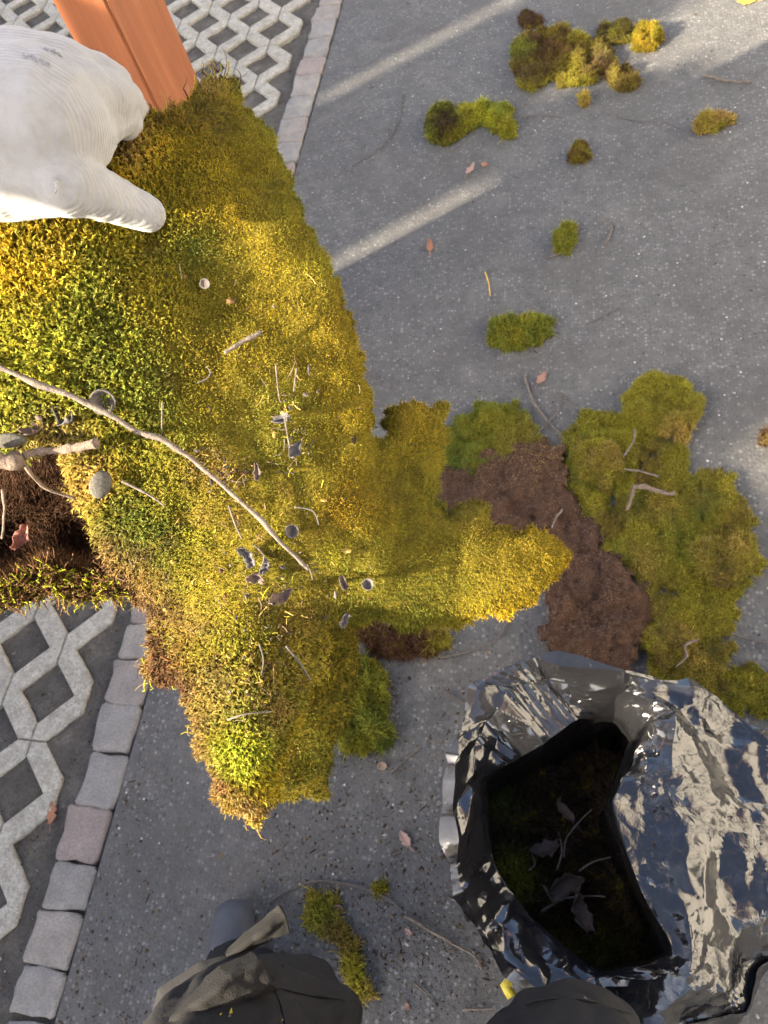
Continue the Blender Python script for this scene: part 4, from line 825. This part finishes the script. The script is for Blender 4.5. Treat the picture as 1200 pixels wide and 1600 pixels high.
# crumbs of soil and chips on the asphalt round the feet and the bag
def crumbs():
    px = np.r_[rng.uniform(400, 780, 4200), rng.uniform(80, 1200, 2800), rng.uniform(-60, 250, 2600), rng.uniform(-100, 500, 1800)]; py = np.r_[rng.triangular(980, 1480, 1610, 4200), rng.uniform(0, 1600, 2800), rng.uniform(880, 1640, 2600), rng.uniform(-30, 280, 1800)]
    V = []; T = []; C = []
    for x, y in zip(px, py):
        g = gp(x, y)
        off_ = g @ np.array([*BX, 0])
        if -.985 < off_ < -.87: continue
        if off_ < -.9: g = g - np.array([0, 0, .010])
        r = rng.gamma(2, .0006); r = min(r, .004); b0 = len(V); q = rng.random(); c = np.array((.26, .25, .23) if q < .13 else (.07, .05, .035) if q < .75 else (.13, .10, .06)) * rng.uniform(.6, 1.3)
        an = rng.uniform(0, 6.28, 5); el = rng.uniform(.6, 1.2) if rng.random() > .18 else rng.uniform(1.8, 3.0); ca, sa = math.cos(an[1]), math.sin(an[1])
        for k in range(5): a = 6.283 * k / 5 + an[0]; ex, ey = math.cos(a) * r * el, math.sin(a) * r / el; V.append(g + [ex * ca - ey * sa, ex * sa + ey * ca, 0]); C.append(c)
        V.append(g + [rng.normal(0, r * .2), rng.normal(0, r * .2), r * .9]); C.append(c)
        for k in range(5): T.append((b0 + k, b0 + (k + 1) % 5, b0 + 5))
    o = mesh_np('soil_crumbs', np.array(V), np.array(T), M_FIBRE, np.array(C), None, False, 'stuff'); tag(o, 'soil crumbs and pale chips strewn over the asphalt', 'crumbs')
crumbs()

# ------------------------------------------------------------ bodies from overlapping tapered limbs, fused into one skin
def caps_obj(name, chains, voxel, smooth, m, parent=None):
    bm = bmesh.new()
    for ch in chains:
        for (a, ra), (b, rb) in zip(ch[:-1], ch[1:]):
            a, b = np.array(a, float), np.array(b, float); d = b - a; L = np.linalg.norm(d); d = d / (L + 1e-9)
            n = max(2, int(L / (min(ra, rb) * .35)) + 1)
            Z = Vector(d).to_track_quat('Z', 'Y').to_matrix().to_4x4()
            mt_ = Matrix.Translation(Vector([float(x) for x in a])) @ Z; rings = []; S_ = 14
            prof = [(-ra * .98, ra * .2), (-ra * .8, ra * .6), (-ra * .45, ra * .89)] + [(L * k / (n - 1), ra + (rb - ra) * k / (n - 1)) for k in range(n)] + [(L + rb * .45, rb * .89), (L + rb * .8, rb * .6), (L + rb * .98, rb * .2)]
            for z, r in prof: rings.append([bm.verts.new(mt_ @ Vector((r * math.cos(6.283185 * k / S_), r * math.sin(6.283185 * k / S_), z))) for k in range(S_)])
            for A, B in zip(rings[:-1], rings[1:]):
                for k in range(S_): bm.faces.new([A[k], A[(k + 1) % S_], B[(k + 1) % S_], B[k]])
            bm.faces.new(rings[0][::-1]); bm.faces.new(rings[-1])
    me = bpy.data.meshes.new(name); bm.to_mesh(me); bm.free(); t = bpy.data.objects.new('tmp', me); COL.objects.link(t)
    r = t.modifiers.new('r', 'REMESH'); r.mode = 'VOXEL'; r.voxel_size = voxel
    s = t.modifiers.new('s', 'SMOOTH'); s.factor = .5; s.iterations = smooth
    dg = bpy.context.evaluated_depsgraph_get(); me2 = bpy.data.meshes.new_from_object(t.evaluated_get(dg)); bpy.data.objects.remove(t)
    me2.name = name; me2.materials.clear(); me2.materials.append(m); me2.polygons.foreach_set('use_smooth', [True] * len(me2.polygons))
    return link(name, me2, parent)
person = empty('person', (-.27, -.16, 0), 'person seen from above in black work trousers holding moss with a white glove', 'person')
D = dp
hand = caps_obj('left_glove', [
    [(D(-170, 175, .53), .034), (D(-90, 180, .50), .036), (D(0, 190, .475), .043), (D(60, 190, .47), .043)],
    [(D(-90, 235, .50), .034), (D(0, 255, .48), .035), (D(70, 268, .475), .027)],
    [(D(-60, 140, .50), .034), (D(30, 130, .485), .031), (D(90, 135, .485), .029)],
    [(D(40, 230, .475), .030), (D(115, 205, .478), .026), (D(150, 190, .486), .0168)],
    [(D(40, 190, .47), .030), (D(120, 155, .475), .024), (D(165, 150, .485), .0158)],
    [(D(40, 145, .475), .028), (D(110, 120, .485), .020), (D(150, 122, .495), .0148)],
    [(D(40, 120, .49), .025), (D(85, 108, .50), .020), (D(120, 112, .51), .015)],
    [(D(150, 190, .486), .0165), (D(187, 180, .51), .0125), (D(200, 200, .55), .0115), (D(190, 235, .575), .010)],
    [(D(165, 150, .485), .0165), (D(195, 155, .52), .0125), (D(212, 180, .572), .0115), (D(205, 215, .60), .010)],
    [(D(150, 122, .495), .0155), (D(180, 128, .535), .012), (D(195, 160, .588), .011), (D(190, 200, .612), .0095)],
    [(D(120, 112, .51), .0145), (D(148, 115, .55), .011), (D(165, 150, .60), .010), (D(165, 185, .62), .009)],
    [(D(50, 262, .475), .027), (D(105, 283, .470), .0215), (D(140, 297, .478), .0172), (D(152, 302, .482), .0146), (D(163, 307, .486), .0160), (D(174, 312, .490), .0130), (D(184, 316, .493), .0148), (D(196, 321, .497), .0134), (D(229, 333, .506), .0124)]],
    .0018, 3, M_GLOVE, person)
def wrinkle(o, amp, f, s):
    me = o.data; n = len(me.vertices); co = np.zeros(n * 3); me.vertices.foreach_get('co', co); co = co.reshape(-1, 3); nr = np.zeros(n * 3); me.vertices.foreach_get('normal', nr); nr = nr.reshape(-1, 3)
    h = sum(np.abs(np.sin((co @ v) * f * (1 + .3 * k) + k * 1.7 + fbm(co, 7 if f < 50 else 22, s + k, 2) * 5)) * (1 / (1 + k)) for k, v in enumerate(np.random.default_rng(s).normal(0, 1, (4, 3))))
    co = co + nr * ((h - h.mean()) * amp)[:, None]; me.vertices.foreach_set('co', co.astype(np.float32).ravel()); me.update()
wrinkle(hand, .0006, 62, 5)
from mathutils.bvhtree import BVHTree
_hb = BVHTree.FromPolygons([hand.matrix_world @ v.co for v in hand.data.vertices], [tuple(p.vertices) for p in hand.data.polygons])
M_INK = m_simple('faded_ink', (.20, .20, .21), .9, .3, 200, .1, .0005)
def on_hand(px, py):
    d = Vector([float(x) for x in ray(px, py)]).normalized(); h = _hb.ray_cast(Vector((0, 0, CAMH)), d); return h[0], h[1]
def ink(strokes):
    bm = bmesh.new()
    for st in strokes:
        pv = None
        for t in np.linspace(0, 1, 5):
            x, y = st[0] + (st[2] - st[0]) * t, st[1] + (st[3] - st[1]) * t; a = np.array([st[3] - st[1], st[0] - st[2]], float); a = a / np.linalg.norm(a) * 1.0
            A, na = on_hand(x + a[0], y + a[1]); B_, nb = on_hand(x - a[0], y - a[1])
            if A is None or B_ is None: pv = None; continue
            cur = (bm.verts.new(A + na * .0006), bm.verts.new(B_ + nb * .0006))
            if pv: bm.faces.new([pv[0], pv[1], cur[1], cur[0]])
            pv = cur
    return bm_obj('faded_print', bm, M_INK, hand)
ink([(36, 84, 41, 93), (41, 93, 46, 87), (48, 87, 52, 96), (48, 87, 54, 88), (55, 90, 59, 99), (59, 99, 64, 92), (66, 94, 69, 103), (69, 103, 74, 98), (75, 98, 79, 106), (68, 76, 77, 79), (71, 74, 75, 82), (80, 79, 86, 82), (82, 85, 90, 85), (90, 83, 97, 90), (84, 78, 88, 86)])
kp, kn = on_hand(88, 292)
if kp is not None:
    kp = np.array(kp); ko = tube([kp + RC @ np.array([-.0012, .004, .0015]), kp + RC @ np.array([.001, .002, .004]), kp + RC @ np.array([.0016, -.002, .003]), kp + RC @ np.array([-.001, -.0035, .001])], .0009, .0007, 'thread_end', M_GLOVE, 0, 6, 5, hand, 71)
W_ = D(-150, 180, .525)
elbow = np.array([-.70, .20, 1.50]); sho = np.array([-.47, -.37, 1.51])
caps_obj('black_jacket', [[(W_, .044), (W_ * .6 + elbow * .4, .050), (elbow, .061), (sho, .072)], [((-.46, -.38, 1.44), .085), ((-.2, -.42, 1.34), .13), ((.02, -.40, 1.34), .09)], [((-.30, -.42, 1.25), .13), ((-.29, -.40, 1.0), .125), ((-.30, -.38, .84), .125)], [((-.10, -.42, 1.25), .13), ((-.11, -.40, 1.0), .125), ((-.10, -.38, .84), .125)]], .014, 5, M_JACK, person)
kl = gp(478, 1530, .56); kr = gp(885, 1590, .56)
trou = caps_obj('work_trousers', [
    [((-.30, -.34, .88), .12), (kl + [-.035, -.075, .10], .088), (kl + [-.015, -.055, -.03], .076), (kl + [-.09, -.06, -.22], .064), (np.array([-.53, -.10, .10]), .058)],
    [((-.08, -.34, .88), .12), (kr + [0, -.06, .10], .088), (kr + [.01, -.045, -.03], .078), (kr + [.02, -.08, -.24], .066), (np.array([.06, -.16, .10]), .060)],
    [((-.29, -.36, .90), .13), ((-.09, -.36, .90), .13)]], .009, 5, M_TROU, person)
wrinkle(trou, .0085, 13, 3); wrinkle(trou, .0022, 46, 8)
_tb = BVHTree.FromPolygons([trou.matrix_world @ v.co for v in trou.data.vertices], [tuple(p.vertices) for p in trou.data.polygons])
for k, pts in enumerate([[(455, 1455), (452, 1480), (444, 1508), (428, 1530), (405, 1548)], [(428, 1542), (470, 1552), (520, 1560), (560, 1566), (590, 1590)], [(820, 1570), (870, 1560), (930, 1566), (985, 1585)], [(430, 1550), (440, 1575), (446, 1610)]]):
    hit = [_tb.ray_cast(Vector((0, 0, CAMH)), Vector([float(c) for c in ray(*p)]).normalized()) for p in pts]; hit = [np.array(h[0] + h[1] * .0008) for h in hit if h[0] is not None]
    if len(hit) > 2: tube(hit, .0014, .0012, 'seam', M_TROU, 0, 5, 6, trou, 90 + k)
for nm, x in (('left_shoe', (-.545, -.055)), ('right_shoe', (.06, -.12))):
    q = np.array([*x, 0.]); dx = -.02 if x[0] < 0 else .02
    caps_obj('shoe', [[(q + [0, -.19, .045], .040), (q + [0, -.09, .050], .044), (q + [dx, 0, .042], .044), (q + [dx * 1.4, .035, .038], .038)], [(q + [0, -.17, .06], .042), (q + [0, -.14, .11], .045)], [(q + [0, -.19, .018], .020), (q + [0, -.02, .017], .034), (q + [dx * 1.3, .05, .017], .024)]], .006, 4, M_SHOE, person)
def cloth_panel(name, pts, m, thick=.003, s=1, amp=.006, nn=26):
    """soft cloth panel spanned by four curved edges: rows of (px, py, depth)"""
    A = np.array(pts, float); nr, nc = A.shape[:2]
    def interp(arr, t):
        n = len(arr); x = t * (n - 1); i = np.minimum(x.astype(int), n - 2); f = (x - i)[(...,) + (None,) * (arr.ndim - 1)]; return arr[i] * (1 - f) + arr[i + 1] * f
    R1 = interp(A, np.linspace(0, 1, nn)); R2 = np.stack([interp(R1[k], np.linspace(0, 1, nn)) for k in range(nn)])
    P = dpn(R2[..., :2].reshape(-1, 2), R2[..., 2].ravel()); P = P + (fbm(P, 24, s, 3) + .45 * np.abs(vn(P, 70, s + 2)))[:, None] * amp * RC[:, 2]
    i = np.arange(nn * nn).reshape(nn, nn); F = [(i[a, b], i[a, b + 1], i[a + 1, b + 1], i[a + 1, b]) for a in range(nn - 1) for b in range(nn - 1)]
    me = bpy.data.meshes.new(name); me.from_pydata(P.tolist(), [], [tuple(map(int, f)) for f in F]); me.polygons.foreach_set('use_smooth', [True] * len(F)); me.materials.append(m)
    o = link(name, me, person); sm = o.modifiers.new('thickness', 'SOLIDIFY'); sm.thickness = thick; return o
cloth_panel('jacket_hem', [[(222, 1610, 0.727), (288, 1556, 0.727), (345, 1512, 0.730), (397, 1486, 0.735)], [(246, 1614, 0.697), (308, 1566, 0.697), (362, 1525, 0.700), (408, 1499, 0.710)], [(280, 1618, 0.705), (338, 1578, 0.705), (392, 1547, 0.705), (426, 1529, 0.715)], [(322, 1628, 0.760), (376, 1596, 0.760), (428, 1566, 0.760), (440, 1548, 0.765)]], M_JACK, s=4, amp=.012, nn=70)
cloth_panel('pocket_flap', [[(350, 1494, 0.775), (384, 1462, 0.773), (414, 1439, 0.770), (439, 1413, 0.767)], [(356, 1497, 0.759), (390, 1470, 0.757), (422, 1449, 0.753), (447, 1431, 0.757)], [(362, 1501, 0.771), (398, 1479, 0.771), (427, 1461, 0.767), (454, 1452, 0.767)]], M_JACK, s=9, amp=.009, nn=50)
cloth_panel('jacket_side', [[(240, 1590, 0.775), (250, 1545, 0.772), (314, 1503, 0.768), (396, 1486, 0.762)], [(234, 1600, 0.765), (262, 1562, 0.762), (322, 1518, 0.758), (397, 1489, 0.756)], [(232, 1610, 0.755), (276, 1574, 0.752), (334, 1532, 0.750), (399, 1494, 0.750)]], M_TROU, s=14, amp=.004, nn=40)
def crumbs_on(o, n, name, s):
    r = np.random.default_rng(s); me = o.data; ps = [p for p in me.polygons if p.normal.z > .2]; V = []; T = []; C = []
    for k in r.choice(len(ps), n):
        p = ps[k]; c = np.array(p.center) + np.array(p.normal) * .0012; q = r.gamma(2, .00055); b0 = len(V); col = np.array([OLIVE, TAN, BROWN, (.2, .19, .17)][r.integers(4)]) * r.uniform(.4, 1.0)
        for t in range(4): V.append(c + r.normal(0, q, 3)); C.append(np.clip(col, 0, .9))
        T += [(b0, b0 + 1, b0 + 2), (b0, b0 + 2, b0 + 3), (b0, b0 + 3, b0 + 1), (b0 + 1, b0 + 3, b0 + 2)]
    mesh_np(name, np.array(V), np.array(T), M_FIBRE, np.array(C), person, False, 'stuff')
crumbs_on(trou, 260, 'moss_crumbs', 3)
# ------------------------------------------------------------ the black plastic bag
bag = empty('rubbish_bag', (.17, .16, 0), 'open black plastic rubbish bag half filled with moss and leaves', 'bag')
def loop(pts): return np.array([gp(x, y, z) for x, y, z in pts])
CEN = gp(900, 1300, .3)
OPEN = loop([(757, 1222, .43), (800, 1190, .45), (852, 1158, .46), (902, 1124, .46), (960, 1118, .42), (1005, 1150, .47), (955, 1250, .53), (985, 1355, .52), (1050, 1490, .51), (938, 1520, .44), (830, 1435, .43), (771, 1345, .43)])
CREST = loop([(728, 1228, .465), (748, 1142, .480), (790, 1082, .50), (852, 1060, .49), (962, 1076, .48), (1052, 1112, .50), (1046, 1235, .515), (1092, 1335, .495), (1085, 1500, .50), (934, 1545, .455), (806, 1474, .455), (745, 1365, .455)])
OUTR = loop([(700, 1268, .49), (708, 1180, .50), (745, 1072, .51), (835, 1026, .52), (972, 1047, .52), (1115, 1086, .46), (1230, 1200, .43), (1290, 1390, .42), (1180, 1600, .44), (930, 1600, .46), (790, 1512, .47), (716, 1392, .48)])
SKIRT = OUTR.copy(); SKIRT[:, 2] = .26; SKIRT[:, :2] = CEN[:2] + (OUTR[:, :2] - CEN[:2]) * .98
ang = np.arctan2(OUTR[:, 1] - CEN[1], OUTR[:, 0] - CEN[0])
FOOT = np.c_[CEN[0] + .02 + np.cos(ang) * .20, CEN[1] + .03 + np.sin(ang) * .18, np.full(12, .006)]
IN1 = np.c_[CEN[:2] + (OPEN[:, :2] - CEN[:2]) * 1.02, np.full(12, .36)]
IN2 = np.c_[CEN[:2] + (OPEN[:, :2] - CEN[:2]) * 1.04, np.full(12, .20)]
LV = [IN2, IN1, OPEN, CREST, OUTR, SKIRT, FOOT]
def crs(arr, t, closed):
    n = len(arr); x = t * (n if closed else n - 1); i = np.floor(x).astype(int); f = x - i
    if not closed: i = np.minimum(i, n - 2); f = x - i
    g = (lambda k: arr[k % n]) if closed else (lambda k: arr[np.clip(k, 0, n - 1)])
    p0, p1, p2, p3 = g(i - 1), g(i), g(i + 1), g(i + 2); f = f.reshape((-1,) + (1,) * (arr.ndim - 1)); k = .22
    m1, m2 = k * (p2 - p0), k * (p3 - p1)
    return (2 * f ** 3 - 3 * f ** 2 + 1) * p1 + (f ** 3 - 2 * f ** 2 + f) * m1 + (-2 * f ** 3 + 3 * f ** 2) * p2 + (f ** 3 - f ** 2) * m2
NU, NV = 420, 150
ringed = np.stack([crs(l, np.linspace(0, 1, NU, endpoint=False), True) for l in LV])
tv = np.concatenate([np.linspace(0, 2 / 6, 36, endpoint=False), np.linspace(2 / 6, 4 / 6, 84, endpoint=False), np.linspace(4 / 6, 1, 30)])
def lin(arr, t):
    x = t * (len(arr) - 1); i = np.minimum(x.astype(int), len(arr) - 2); f = (x - i)[:, None, None]; return arr[i] * (1 - f) + arr[i + 1] * f
B = lin(ringed, tv)                      # NV x NU x 3
def crumple(P, n, kap, gm, s):
    """piecewise near-flat facets with sharp creases: lower envelope of tilted cones round random points of the film"""
    r = np.random.default_rng(s); sd = P[r.choice(len(P), n, replace=False)]; g = r.normal(0, 1, (n, 3)); g *= (kap * r.uniform(.3, .85, n) / np.linalg.norm(g, axis=1))[:, None]; a = r.uniform(0, .004, n)
    out = np.empty(len(P))
    for k in range(0, len(P), 4000):
        d = P[k:k + 4000, None] - sd[None]; out[k:k + 4000] = (np.einsum('ijk,jk->ij', d, g) + kap * np.sqrt((d ** 2).sum(2) + 1e-6) + a).min(1)
    return out - out.mean()
Pf = B.reshape(-1, 3); iB = np.arange(NV * NU).reshape(NV, NU); nx_ = np.roll(iB, -1, 1)
a, b, c, d = iB[:-1].ravel(), nx_[:-1].ravel(), nx_[1:].ravel(), iB[1:].ravel(); TB = np.r_[np.c_[a, b, c], np.c_[a, c, d]]
NB = vnormals(Pf, TB)
tvv = np.repeat(tv, NU); amp = np.interp(tvv, [0, .2, .33, .42, .5, .66, .8, 1], [.4, .4, .16, .55, .34, .5, .8, .2])
uu = np.tile(np.arange(NU) / NU * 12, NV)                         # position round the rim: 0 left, 3 top, 6 right, 9 bottom
fine_w = np.clip(np.minimum(uu - 4.2, 9.2 - uu), 0, 1)            # the right side is crumpled hard, the folded lip is drawn tight
fine_w = .12 + .88 * fine_w
big = crumple(Pf, 70, .42, .24, 5) - crumple(Pf, 60, .42, .24, 6)
mid = crumple(Pf, 300, .42, .3, 7) - crumple(Pf, 260, .42, .3, 8)
fin = crumple(Pf, 2200, .40, .3, 9) - crumple(Pf, 1900, .40, .3, 10)
Pf = Pf + NB * ((big * (.34 + .75 * fine_w) + mid * (.05 + .30 * fine_w) + fin * .6 * fine_w * np.clip(.55 + vn(Pf, 14, 66) * 2.6, .05, 1)) * amp * 1.5)[:, None]
_rf = np.random.default_rng(12); edges_f = np.sort(_rf.uniform(0, 12, 34)); k_ = np.searchsorted(edges_f, uu) % 34
lo_, hi_ = edges_f[k_ - 1], edges_f[k_]; wd_ = np.where(hi_ > lo_, hi_ - lo_, hi_ + 12 - lo_); ph_ = np.where(uu >= lo_, uu - lo_, uu + 12 - lo_) / wd_
skew = np.clip(ph_ + .18 * np.sin(tvv * 22 + k_ * 2.3), 0, 1); fold = (1 - np.abs(2 * skew - 1)) * np.minimum(wd_, .8)
Pf = Pf + NB * (fold * np.interp(tvv, [0, .33, .36, .5, .64, .70, .85, 1], [.004, .002, .006, .017, .010, .012, .016, .0]) * (1 - .75 * fine_w))[:, None]
Pf[:, 2] = np.maximum(Pf[:, 2], .004)
bg_ = mesh_np('bag_film', Pf, TB[:, ::-1], M_BAG, np.repeat((fine_w * np.clip(.42 + vn(Pf, 11, 67) * 2.6, .04, .9))[:, None] + .05, 3, 1), bag, True)
try: bg_.data.set_sharp_from_angle(angle=math.radians(20))
except Exception: pass
sm = bg_.modifiers.new('thickness', 'SOLIDIFY'); sm.thickness = .0006
# yellow pull strap
def ribbon(name, pts, w_, m, parent):
    bm = bmesh.new(); pts = [np.array(p) for p in pts]; prev = None
    for k, p in enumerate(pts):
        t = pts[min(k + 1, len(pts) - 1)] - pts[max(k - 1, 0)]; t /= np.linalg.norm(t); s = np.cross(t, RC[:, 2]); s /= np.linalg.norm(s)
        cur = (bm.verts.new(p + s * w_), bm.verts.new(p - s * w_))
        if prev: bm.faces.new([prev[0], prev[1], cur[1], cur[0]])
        prev = cur
    o = bm_obj(name, bm, m, parent, smooth=True); q = o.modifiers.new('thickness', 'SOLIDIFY'); q.thickness = .001; return o
ribbon('pull_strap', [gp(803, 1521, .40), gp(797, 1530, .405), gp(789, 1540, .405), gp(795, 1549, .40), gp(800, 1557, .395)], .006, M_YELLOW, bag)
# the fill
fill = [(762, 1262), (800, 1232), (852, 1205), (905, 1178), (950, 1180), (985, 1225), (975, 1300), (990, 1400), (1030, 1520), (936, 1548), (826, 1466), (768, 1376)]
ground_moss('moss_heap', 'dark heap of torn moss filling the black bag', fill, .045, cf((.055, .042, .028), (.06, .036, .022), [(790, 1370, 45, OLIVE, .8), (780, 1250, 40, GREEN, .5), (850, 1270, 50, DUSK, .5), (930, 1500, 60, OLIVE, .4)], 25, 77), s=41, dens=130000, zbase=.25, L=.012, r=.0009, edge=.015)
for k, (x, y, L, W, an, mm, lab) in enumerate([(880, 1268, .035, .010, 40, 'pink', 'pale folded leaf on top of the heap in the bag'), (905, 1425,   .045, .016, 20, 'pink', 'broad pinkish oak leaf low in the bag'), (885, 1380, .05, .02, -60, 'dark', 'dark leaf in the middle of the bag'), (850, 1330, .04, .016, 110, 'dark', 'dark round leaf on the left of the heap in the bag')]):
    leaf('dry_leaf', lab, gp(x, y, 0.335), L, W, an, M_SCRAP['pink'] if mm == 'pink' else M_LEAF['dark'], 3, .9, (.2, .3), sd=60 + k, group='leaves in the bag')
for k, pts in enumerate([[(845, 1425), (880, 1405), (920, 1400), (945, 1402)], [(850, 1385), (862, 1405), (868, 1412)], [(880, 1340), (885, 1310), (905, 1285), (925, 1265)], [(825, 1360), (835, 1352), (832, 1335)], [(905, 1360), (930, 1345), (955, 1340)], [(870, 1360), (878, 1330), (872, 1300)]]):
    tag(tube([gp(x, y, 0.335 + .004 * (i % 2)) for i, (x, y) in enumerate(pts)], .0016, .0011, 'twig', M_BARK, 1, 5, 5, None, 80 + k), ['longest pale twig lying across the leaves in the bag', 'short twig stub on the left side inside the bag', 'curved twig rising to the back of the bag', 'tiny crooked twig at the left inside the bag', 'thin twig on the right side inside the bag', 'upright thin twig in the middle of the bag'][k], 'twig', 'twigs in the bag')
